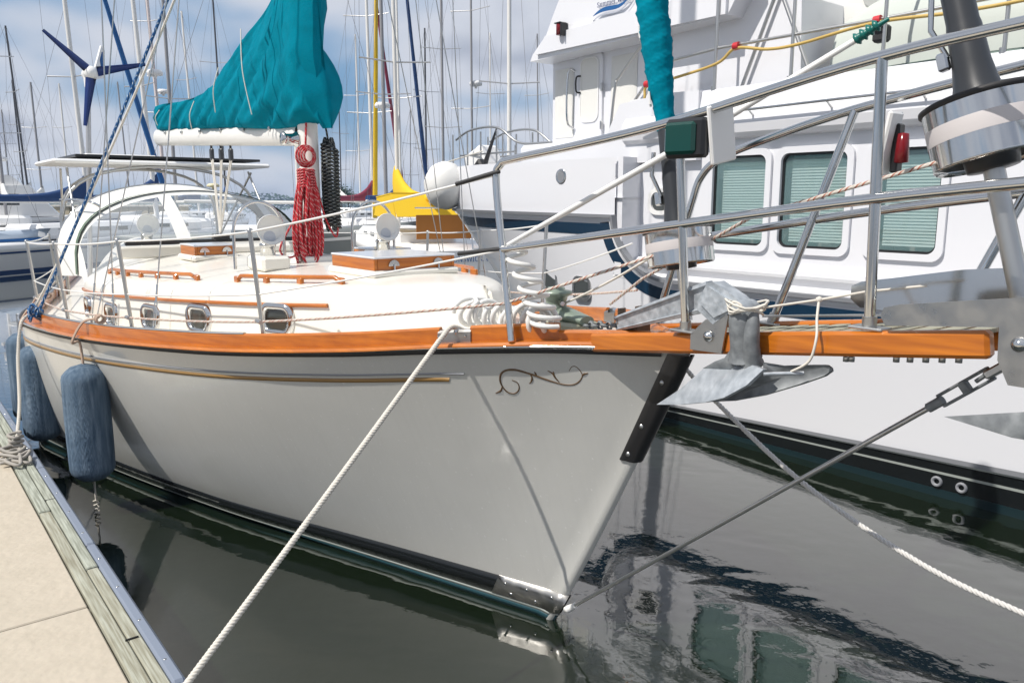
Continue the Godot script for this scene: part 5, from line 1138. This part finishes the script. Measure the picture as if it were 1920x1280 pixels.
	st = mb(); box(st, Vector3(-4.40, 4.495, -3.93), Vector3(0.11, 0.015, 0.11), Basis.IDENTITY, 0.004); box(st, Vector3(-4.345, 4.42, -3.94), Vector3(0.02, 0.15, 0.11), Basis.IDENTITY, 0.003); obj("lamp_hood", st, M.black, nl)
	var tm := TextMesh.new(); tm.text = "Summer Wind"; tm.font_size = 16; tm.pixel_size = 0.0046; tm.depth = 0.004; var sf := SystemFont.new(); sf.font_names = PackedStringArray(["Droid Serif"]); sf.font_italic = true; tm.font = sf
	tm.material = mat(0.10, 0.12, 0.22, 0.4)
	var tx := MeshInstance3D.new(); tx.mesh = tm; tx.name = "lettering"; tx.position = Vector3(-3.56, 4.60, -3.975) ; tx.rotation.z = 0.0; fb.add_child(tx)
	for q in [[0.045, 0.0, M.blue_cover2], [0.02, -0.05, mat(0.45, 0.48, 0.55, 0.4)]]:
		st = mb(); var up := []; var lo := []
		for i in 21:
			var t := i / 20.0; var c := Vector2(-3.86 + 0.62 * t, 4.47 + q[1] + 0.06 * sin(t * 4.6 + 0.3) * (1 - 0.2 * t) + 0.24 * t * t * t); var w: float = q[0] * sin(PI * pow(t, 0.8)) + 0.002; up.append(c + Vector2(0, w / 2)); lo.push_front(c - Vector2(0, w / 2))
		prism(st, PackedVector2Array(up + lo), 0.006, Transform3D(Basis.IDENTITY, Vector3(0, 0, -3.955))); obj("wave_flourish", st, q[2], fb)
	st = mb(); prism(st, PackedVector2Array([Vector2(-2.9, 3.3), Vector2(-2.9, 4.6), Vector2(-1.75, 4.9), Vector2(-1.35, 4.3), Vector2(-1.30, 3.3)]), 3.5, Transform3D(Basis.IDENTITY, Vector3(0, 0, -6.0))); obj("aft_fairing", st, M.yacht, fb)
	st = mb(); box(st, Vector3(-0.3, 4.45, -6.2), Vector3(3.6, 2.0, 2.4), Basis.IDENTITY, 0.2); obj("canvas_enclosure", st, M.canvas_white, Y)
	for q in [[-1.85, 4.1, 0.7], [-0.75, 4.45, 0.8], [-1.3, 3.85, 0.5]]:
		st = mb(); prism(st, rrect(q[2], 0.42, 0.12), 0.02, Transform3D(Basis.IDENTITY, Vector3(q[0], q[1], -4.99))); obj("enclosure_window", st, M.canvas_grey, Y)
	st = mb(); tube(st, [Vector3(-1.7, 4.7, -4.2), Vector3(-1.15, 3.5, -4.2)], 0.02, 8); tube(st, [Vector3(-1.45, 4.7, -4.2), Vector3(-1.95, 3.5, -4.2)], 0.018, 8); obj("bimini_strut", st, M.steel_dull, Y)
	# upturned tender on the boat deck
	var td := thing("tender", "pale upturned dinghy with a green rim lying on the yacht's boat deck", "dinghy", Vector3(0.5, 3.2, -4.9))
	st = mb(); rows = []
	for k in 13:
		var t := k / 12.0; var row := PackedVector3Array(); var w := 0.62 * pow(sin(PI * clampf(0.12 + 0.86 * t, 0, 1)), 0.5); var hgt := 0.95 * pow(sin(PI * clampf(0.16 + 0.76 * t, 0, 1)), 0.6)
		for j in 17: var a := PI * j / 16.0; row.append(Vector3(-1.15 + 3.3 * t, 3.50 + hgt * pow(sin(a), 0.7), -4.85 + cos(a) * w))
		rows.append(row)
	grid(st, rows); obj("hull", st, mat(0.52, 0.56, 0.52, 0.45), td)
	st = mb(); var rim := []
	for r in rows: rim.append(r[0] + Vector3(0, 0.02, 0.01))
	tube(st, rim, 0.035, 8); obj("rim", st, mat(0.10, 0.15, 0.13, 0.6), td)
	st = mb(); box(st, Vector3(-0.42, 3.78, -4.02), Vector3(0.13, 0.14, 0.10), Basis.IDENTITY, 0.02); obj("outboard_bracket", st, M.rubber, td)
	# bow rails
	st = mb()
	for z in [-4.5, -5.2]:
		tube(st, smooth([Vector3(-7.9, 3.36, z - 0.3), Vector3(-7.2, 3.46, z - 0.1), Vector3(-6.4, 3.44, z), Vector3(-5.9, 3.20, z), Vector3(-5.3, 3.165, z), Vector3(-4.95, 3.16, z)], 6), 0.018, 8); tube(st, [Vector3(-7.7, 3.1, z - 0.25), Vector3(-6.0, 3.08, z)], 0.014, 8)
		for x in [-7.7, -7.3, -6.95, -6.55, -6.1, -5.4]: tube(st, [Vector3(x, 2.8, z - 0.1), Vector3(x, 3.42 if x < -6.2 else 3.18, z - 0.1)], 0.015, 6)
	obj("bow_rail", st, M.steel_dull, Y)
	st = mb(); box(st, Vector3(-7.3, 3.0, -4.9), Vector3(0.5, 0.36, 0.4), Basis(Vector3(0, 0, 1), 0.4), 0.05); obj("deck_box", st, M.white, Y)
	st = mb(); tube(st, [Vector3(-6.95, 2.75, -4.6), Vector3(-6.55, 3.44, -4.6)], [0.05, 0.012], 8); box(st, Vector3(-7.0, 2.86, -4.6), Vector3(0.3, 0.2, 0.14), Basis(Vector3(0, 0, 1), 0.7), 0.03); obj("anchor_davit", st, M.rubber, Y)
	var bf := thing("ball_fender", "white cloth covered ball fender hanging at the motor yacht's bow", "fender", Vector3(-6.66, 2.3, -4.0))
	st = mb(); var f2 := FastNoiseLite.new(); f2.seed = 9; f2.frequency = 2.2; rows = []
	for k in 21:
		var a := PI * k / 20.0; var row := PackedVector3Array()
		for j in 28:
			var b := TAU * j / 28; var n := Vector3(sin(a) * cos(b), cos(a), sin(a) * sin(b)); row.append(Vector3(-6.62, 2.60, -3.72) + n * Vector3(0.31, 0.34, 0.31) * (1.0 + 0.045 * f2.get_noise_3dv(n * 1.2) + 0.02 * f2.get_noise_3dv(n * 4.0)))
		rows.append(row)
	grid(st, rows, true, true); obj("cover", st, M.yacht_cream, bf)
	st = mb(); tube(st, [Vector3(-6.62, 2.92, -3.72), Vector3(-6.5, 3.1, -4.3)], 0.012, 6); obj("lanyard", st, M.rope, bf)

# ---- the marina behind ------------------------------------------------------------------------------------
func bg_hull(p: Node, L: float, bm: float, fb: float, m: Material, stripe: Material):
	var st := mb(); var s2 := mb(); var s3 := mb()
	for sd in [1.0, -1.0]:
		var rows := []; var band := []; var bot := []
		for k in 9:
			var row := PackedVector3Array(); var h := lerpf(-0.3, 1.0, k / 8.0)
			for i in 15:
				var t := i / 14.0; var w := bm / 2 * pow(sin(PI * clampf(0.30 + 0.70 * t * t * 0.2 + 0.56 * t, 0, 1)), 0.8); var sheer := fb * (0.88 + 0.28 * t * t); var hh := h * sheer if h > 0 else h
				row.append(Vector3(-L * 0.5 + L * t + (0.10 * L * (h - 1.0) * pow(t, 6.0)) , hh, sd * w * (0.72 + 0.28 * clampf(h, 0, 1)) * (1.0 - pow(t, 10.0))))
			rows.append(row)
		for q in [[6, 0.35, 0.02], [6, 0.75, 0.02], [2, 0.0, 0.015], [3, 0.0, 0.015]]:
			var r := PackedVector3Array()
			for i in 15: r.append((rows[q[0]][i] as Vector3).lerp(rows[q[0] + 1][i], q[1]) + Vector3(0, 0, sd * q[2]))
			band.append(r)
		grid(s2, [band[1], band[0]] if sd > 0 else [band[0], band[1]]); grid(s3, [band[3], band[2]] if sd > 0 else [band[2], band[3]])
		if sd > 0: rows.reverse()
		grid(st, rows)
		if sd > 0: 
			var a: PackedVector3Array = rows[0]; var b := PackedVector3Array()
			for v in a: b.append(v * Vector3(1, 1, -1))
			grid(st, [b, a]); var tr := PackedVector3Array()
			for k in 9: tr.append(rows[8 - k][0])
			for k in 9: tr.append(rows[k][0] * Vector3(1, 1, -1))
			fan(st, tr)
	var o := obj("hull", st, m, p); obj("sheer_stripe", s2, stripe, o); obj("boot_stripe", s3, stripe, o)
func bg_boat(px: float, d: float, psi: float, o: Dictionary) -> Node3D:
	# psi: degrees the bow points to the right of straight away from the viewer; mast stands at px
	var n := Node3D.new(); n.name = numbered(self, "moored_sailboat"); add_child(n)
	n.position = Vector3((px - 960.0) / 1523.0 * d, 0, -d); n.rotation.y = deg_to_rad(90.0 - psi)
	tag(n, o.get("label", "distant white sailboat with a bare mast among the marina masts"), "sailboat", o.get("group", "sailboats moored in the marina behind"))
	var L: float = o.get("L", 10.5); var mh: float = o.get("mh", 14.5); var r: float = o.get("r", 0.075)
	var off := Vector3(-0.08 * L, 0, 0)
	var hn := Node3D.new(); hn.name = "hull_body"; n.add_child(hn); hn.position = off
	bg_hull(hn, L, L * 0.31, o.get("fb", 1.1), o.get("hull", M.white), o.get("stripe", M.blue_cover))
	var st := mb(); box(st, off + Vector3(0.2, 1.32, 0), Vector3(L * 0.42, 0.5, L * 0.17), Basis.IDENTITY, 0.12); var cb := obj("cabin", st, M.white, n)
	for k in 4:
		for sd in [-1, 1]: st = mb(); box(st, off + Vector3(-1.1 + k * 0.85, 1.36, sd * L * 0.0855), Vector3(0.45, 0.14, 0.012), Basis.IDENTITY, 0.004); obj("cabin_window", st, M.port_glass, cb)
	var lean: float = o.get("rake", 0.0)
	st = mb(); tube(st, [Vector3(0, 1.2, 0), Vector3(-lean * mh, mh, 0)], [r, r * 0.8], 8); var mast := obj("mast", st, o.get("mast", M.spar), n)
	for h in o.get("spr", [0.42, 0.7]):
		st = mb(); tube(st, [Vector3(-lean * mh * h - 0.1, mh * h + 0.06, -1.1), Vector3(-lean * mh * h, mh * h, 0), Vector3(-lean * mh * h - 0.1, mh * h + 0.06, 1.1)], 0.025, 5); obj("spreader", st, M.alu, mast)
	st = mb(); var wr := 0.005 + d * 0.00003
	for sd in [-1, 1]:
		tube(st, [Vector3(0, 1.15, sd * 1.5), Vector3(-lean * mh * 0.42 - 0.1, mh * 0.42, sd * 1.1), Vector3(-lean * mh * 0.7 - 0.1, mh * 0.7, sd * 1.0), Vector3(-lean * mh, mh, 0)], wr, 4)
	tube(st, [Vector3(-L * 0.57, 1.2, 0), Vector3(-lean * mh, mh, 0)], wr, 4); tube(st, [Vector3(L * 0.40, 1.35, 0), Vector3(-lean * mh, mh, 0)], wr, 4); obj("rigging", st, M.wire, mast)
	if o.has("furl"):
		var a := Vector3(L * 0.40, 1.6, 0); var b := Vector3(-lean * mh, mh * 0.985, 0); st = mb(); var pts := []; var rr := []
		for k in 12: pts.append(a.lerp(b, k / 11.0)); rr.append(lerpf(0.11, 0.05, k / 11.0) + 0.008 * (k % 2))
		tube(st, pts, rr, 8); obj("furled_headsail", st, o.furl, n)
	st = mb(); tube(st, [Vector3(-0.1, 2.3, 0), Vector3(-L * 0.38, 2.35, 0)], 0.06, 6); var bm := obj("boom", st, M.spar, n)
	if o.has("cover"):
		st = mb(); var rows := []
		for k in 12:
			var t := k / 11.0; var row := PackedVector3Array(); var up := 0.25 + 0.9 * pow(1 - t, 4.0)
			for j in 12: var a := TAU * j / 12; row.append(Vector3(0.12 - t * L * 0.38, 2.42 + (up * 0.5) * (1 + sin(a)) - 0.1, cos(a) * (0.13 + 0.02 * sin(k * 2.7))))
			rows.append(row)
		grid(st, rows, true, true); fan(st, rows[11]); obj("sail_cover", st, o.cover, bm)
	if o.has("radar"):
		st = mb(); var hh: float = o.radar; lathe(st, [Vector2(0.05, -0.2), Vector2(0.1, -0.08), Vector2(0.3, -0.06), Vector2(0.32, 0.05), Vector2(0.26, 0.14), Vector2(0, 0.17)], Transform3D(Basis.IDENTITY, Vector3(0.38, hh, 0)), 14); bar(st, Vector3(0.05, hh - 0.12, 0), Vector3(0.4, hh - 0.1, 0), 0.1, 0.06); obj("radar_dome", st, M.white, mast)
	if o.has("dodger"):
		st = mb(); var rows := []
		for k in 4:
			var row := PackedVector3Array()
			for j in 13: var a := PI * j / 12; row.append(off + Vector3(-1.3 - k * 0.75, 1.5 + [0.15, 0.75, 0.85, 0.8][k] * pow(sin(a), 0.5), cos(a) * 1.25))
			rows.append(row)
		grid(st, rows); obj("dodger", st, o.dodger, n)
	return n
func build_background():
	var st: SurfaceTool
	# near ones, with their own look
	bg_boat(-188, 27, 88, {"label": "pale blue hulled sailboat with a navy canopy, only its bow half in sight", "L": 11.5, "hull": mat(0.42, 0.5, 0.6, 0.4), "stripe": M.blue_cover2, "dodger": M.blue_cover, "fb": 1.25})
	bg_boat(560, 27, 80, {"label": "grey hulled sailboat lying broadside behind the cutter's mast", "L": 9.5, "hull": mat(0.22, 0.24, 0.24, 0.4), "stripe": M.white, "fb": 1.45, "mh": 15.5})
	var yb := bg_boat(746, 25, -24, {"label": "white sailboat with a bright yellow sail cover and yellow cockpit awning", "L": 10.5, "cover": M.yellow, "r": 0.07, "fb": 1.35, "mh": 14.0, "spr": [0.46, 0.75], "stripe": M.grey})
	st = mb(); prism(st, PackedVector2Array([Vector2(-1.0, 1.95), Vector2(-1.35, 2.45), Vector2(-2.9, 2.55), Vector2(-3.3, 1.85)]), 0.03, Transform3D(Basis.IDENTITY, Vector3(0, 0, 1.0))); prism(st, PackedVector2Array([Vector2(-1.0, 1.95), Vector2(-1.35, 2.45), Vector2(-2.9, 2.55), Vector2(-3.3, 1.85)]), 0.03, Transform3D(Basis.IDENTITY, Vector3(0, 0, -1.0)))
	bar(st, Vector3(-1.3, 2.47, 0), Vector3(-2.95, 2.57, 0), 2.05, 0.03, 0.0); bar(st, Vector3(-2.92, 2.56, 0), Vector3(-3.45, 1.95, 0), 2.05, 0.03, 0.0); obj("cockpit_awning", st, M.yellow, yb)
	st = mb(); bar(st, Vector3(-3.0, 1.75, 1.05), Vector3(-4.9, 1.72, 0.95), 0.03, 0.65); bar(st, Vector3(-4.9, 1.72, -0.95), Vector3(-4.9, 1.72, 0.95), 0.03, 0.6); obj("weather_cloth", st, M.orange, yb)
	st = mb()
	for z in [-0.25, 0.25]: tube(st, [Vector3(-5.75, 0.9, z + 0.5), Vector3(-5.45, 2.5, z + 0.5)], 0.02, 6)
	for k in 5: tube(st, [Vector3(-5.7 + k * 0.06, 1.2 + k * 0.3, 0.25), Vector3(-5.7 + k * 0.06, 1.2 + k * 0.3, 0.75)], 0.018, 6)
	tube(st, [Vector3(-5.3, 2.2, -1.1), Vector3(-5.45, 2.2, 1.1)], 0.02, 6); obj("stern_ladder", st, M.steel, yb)
	var tm := TextMesh.new(); tm.text = "BRUNSWICK, GA"; tm.font_size = 16; tm.pixel_size = 0.011; tm.depth = 0.004; var sf := SystemFont.new(); sf.font_names = PackedStringArray(["Droid Sans"]); tm.font = sf; tm.material = M.blue_cover2
	var tx := MeshInstance3D.new(); tx.mesh = tm; tx.name = "lettering"; yb.add_child(tx); tx.position = Vector3(-6.14, 0.98, 0); tx.rotation.y = -PI / 2
	# headsails and masts of the rows behind
	bg_boat(724, 33, -16, {"label": "sailboat with a yellow furled headsail and a radar dome on its mast", "furl": M.yellow, "radar": 6.1, "mast": M.mast_grey, "mh": 15.5, "r": 0.08})
	bg_boat(752, 36, 12, {"label": "sailboat with a navy furled headsail beside the yellow furled one", "furl": M.blue_cover, "cover": M.blue_cover, "mh": 16.0, "r": 0.06})
	bg_boat(700, 38, 14, {"label": "sailboat with a maroon furled headsail and white mast", "furl": M.maroon, "cover": M.maroon, "mh": 15.0, "r": 0.085, "rake": 0.012})
	bg_boat(166, 30, 20, {"label": "sailboat with a bright blue furled headsail behind the wind generator", "furl": M.blue_cover2, "mh": 16.0, "r": 0.085, "cover": M.blue_cover, "rake": 0.03})
	bg_boat(886, 40, 30, {"label": "sailboat with a grey mast and radar dome behind the motor yacht's bow", "mast": M.mast_grey, "mh": 16.0, "radar": 7.9, "r": 0.06})
	bg_boat(955, 30, -8, {"label": "sailboat with a stout white mast close beside the motor yacht's pilothouse", "mh": 15.5, "r": 0.085})
	bg_boat(292, 34, 35, {"label": "sailboat with a radar dome on a leaning white mast beyond the dodger", "radar": 7.5, "mh": 16.5, "r": 0.1, "rake": 0.035, "cover": M.blue_cover})
	bg_boat(330, 38, -35, {"label": "sailboat with a plain grey mast beyond the teal sail cover's end", "mast": M.mast_grey, "mh": 16.5, "r": 0.085, "rake": 0.02})
	bg_boat(312, 46, 15, {"label": "sailboat with a pinkish white mast beyond the dodger", "mast": mat(0.66, 0.58, 0.56, 0.4), "mh": 17.0, "r": 0.1, "rake": 0.03, "radar": 8.3})
	bg_boat(676, 60, 25, {"label": "far sailboat with a slim short mast right of the sail cover", "mh": 14.0, "r": 0.07})
	# the rest share one look
	rng.seed = 5
	for q in [[56, 50, 12.5], [46, 75, 13.0], [80, 62, 11.0], [132, 70, 12.0], [244, 80, 13.5], [372, 60, 15.5], [424, 55, 16.0], [640, 85, 13.0], [800, 58, 14.0], [832, 48, 15.5], [920, 62, 14.5], [20, 90, 12.0], [8, 44, 14.0], [770, 90, 12.0], [1010, 60, 14.0]]:
		var al := rng.randi() % 3; var cv := rng.randi() % 2
		bg_boat(q[0], q[1], rng.randf_range(-60, 60), {"mh": q[2], "r": rng.randf_range(0.06, 0.085), "mast": [M.spar, M.mast_grey, M.mast_dark][al], "rake": rng.randf_range(0.0, 0.03), "cover": [M.blue_cover, M.canvas_white][cv], "label": "distant sailboat with %s mast and %s boom cover in the marina" % [["a white", "a grey metal", "a dark"][al], "a navy" if cv == 0 else "a white"]})
	# motor cruiser far left
	var mc := Node3D.new(); mc.name = "motor_cruiser"; add_child(mc); mc.position = Vector3(-27.5, 0, -46); mc.rotation.y = 0.5; tag(mc, "white motor cruiser with a satellite dome on its mast at the far dock", "motorboat")
	bg_hull(mc, 12.0, 4.0, 1.5, M.white, M.blue_cover)
	st = mb(); prism(st, PackedVector2Array([Vector2(-4, 1.4), Vector2(-3.6, 3.0), Vector2(0.2, 3.2), Vector2(1.6, 1.5)]), 3.0, Transform3D.IDENTITY); prism(st, PackedVector2Array([Vector2(-3.4, 3.0), Vector2(-3.0, 3.7), Vector2(-0.6, 3.7), Vector2(0.0, 3.1)]), 2.6, Transform3D.IDENTITY); var sh := obj("superstructure", st, M.white, mc)
	st = mb()
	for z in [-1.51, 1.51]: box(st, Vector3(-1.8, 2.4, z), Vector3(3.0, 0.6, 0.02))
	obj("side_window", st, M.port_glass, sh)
	st = mb(); tube(st, [Vector3(-1.5, 3.7, 0), Vector3(-1.5, 6.2, 0)], 0.08, 8); tube(st, [Vector3(-1.5, 5.5, -1), Vector3(-1.5, 5.5, 1)], 0.04, 6); var mm := obj("signal_mast", st, M.white, mc)
	st = mb(); lathe(st, [Vector2(0.3, 0), Vector2(0.42, 0.1), Vector2(0.42, 0.6), Vector2(0.3, 0.85), Vector2(0, 0.95)], Transform3D(Basis.IDENTITY, Vector3(-1.5, 6.2, 0)), 16); lathe(st, [Vector2(0.3, 0), Vector2(0.42, 0.1), Vector2(0.42, 0.2), Vector2(0, 0.3)], Transform3D(Basis.IDENTITY, Vector3(-1.1, 4.5, 0)), 16); obj("satellite_dome", st, M.white, mm)
	# panelled breakwater
	var bw := Node3D.new(); bw.name = "breakwater"; add_child(bw); bw.position = Vector3(-38, 0, -62); tag(bw, "beige panelled breakwater wall beyond the left boats", "wall")
	for k in 12:
		st = mb(); box(st, Vector3(-4.0 + k * 1.5, 0.85, 0.05 * (k % 2)), Vector3(1.46, 2.0, 0.3), Basis.IDENTITY, 0.03); obj("wall_panel", st, mat(0.42 + 0.03 * (k % 3), 0.38 + 0.02 * (k % 3), 0.30, 0.9), bw)
	st = mb(); box(st, Vector3(4.2, 1.93, 0.02), Vector3(18.5, 0.14, 0.6), Basis.IDENTITY, 0.02); obj("cap", st, mat(0.55, 0.53, 0.48, 0.9), bw)
	# far shore and a few trees
	st = mb(); var rows := []
	for k in 3:
		var row := PackedVector3Array()
		for i in 60: var x := -700.0 + i * 24.0; row.append(Vector3(x, [-0.5, 1.2, 1.6][k], [-640.0, -655.0, -800.0][k] + 12 * sin(i * 0.9)))
		rows.append(row)
	rows.reverse(); grid(st, rows); var sh2 := obj("far_shore", st, mat(0.10, 0.12, 0.06, 0.9), self); sh2.set_meta("kind", "structure")
	st = mb(); rng.seed = 3; st.set_smooth_group(-1)
	for i in 9000:
		var x := rng.randf_range(-690, 690); var hh := 4.0 + 3.0 * sin(x * 0.021) + 2.0 * sin(x * 0.083); var p := Vector3(x, rng.randf_range(0.8, maxf(hh, 2.5)), -658 + rng.randf_range(-10, 4)); var s := rng.randf_range(0.8, 2.2); var b := Basis.from_euler(Vector3(rng.randf() * 6, rng.randf() * 6, 0))
		tri(st, p + b * Vector3(-s, 0, 0), p + b * Vector3(s, 0, 0), p + b * Vector3(0, s, 0))
	var wood := obj("far_wood", st, M.leaf, self); wood.set_meta("kind", "stuff"); tag(wood, "low dark green wood along the far shore", "wood")
	for q in [[640, 150.0, 4.6], [652, 158.0, 3.9], [628, 165.0, 4.2]]:
		var t := Node3D.new(); t.name = numbered(self, "shore_tree"); add_child(t); t.position = Vector3((q[0] - 960.0) / 1523.0 * q[1], 0, -q[1]); tag(t, "small round green tree on the far bank right of the mast", "tree", "trees on the far bank")
		st = mb(); tube(st, [Vector3(0, -0.3, 0), Vector3(0.1, q[2] * 0.6, 0)], [0.16, 0.08], 7)
		for k in 5: tube(st, [Vector3(0.05, q[2] * 0.4, 0), Vector3(cos(k * 1.3) * 0.9, q[2] * 0.75, sin(k * 1.3) * 0.9)], [0.06, 0.02], 5)
		obj("trunk", st, mat(0.08, 0.06, 0.04, 0.9), t); st = mb(); st.set_smooth_group(-1)
		for i in 1500:
			var c := Vector3(rng.randfn() * 0.75, q[2] * 0.72 + rng.randfn() * q[2] * 0.13, rng.randfn() * 0.75); var s := 0.13; var b := Basis.from_euler(Vector3(rng.randf() * 6, rng.randf() * 6, rng.randf() * 6)); quad(st, c + b * Vector3(-s, -s * 0.6, 0), c + b * Vector3(-s, s * 0.6, 0), c + b * Vector3(s, s * 0.6, 0), c + b * Vector3(s, -s * 0.6, 0))
		obj("crown", st, M.leaf, t)
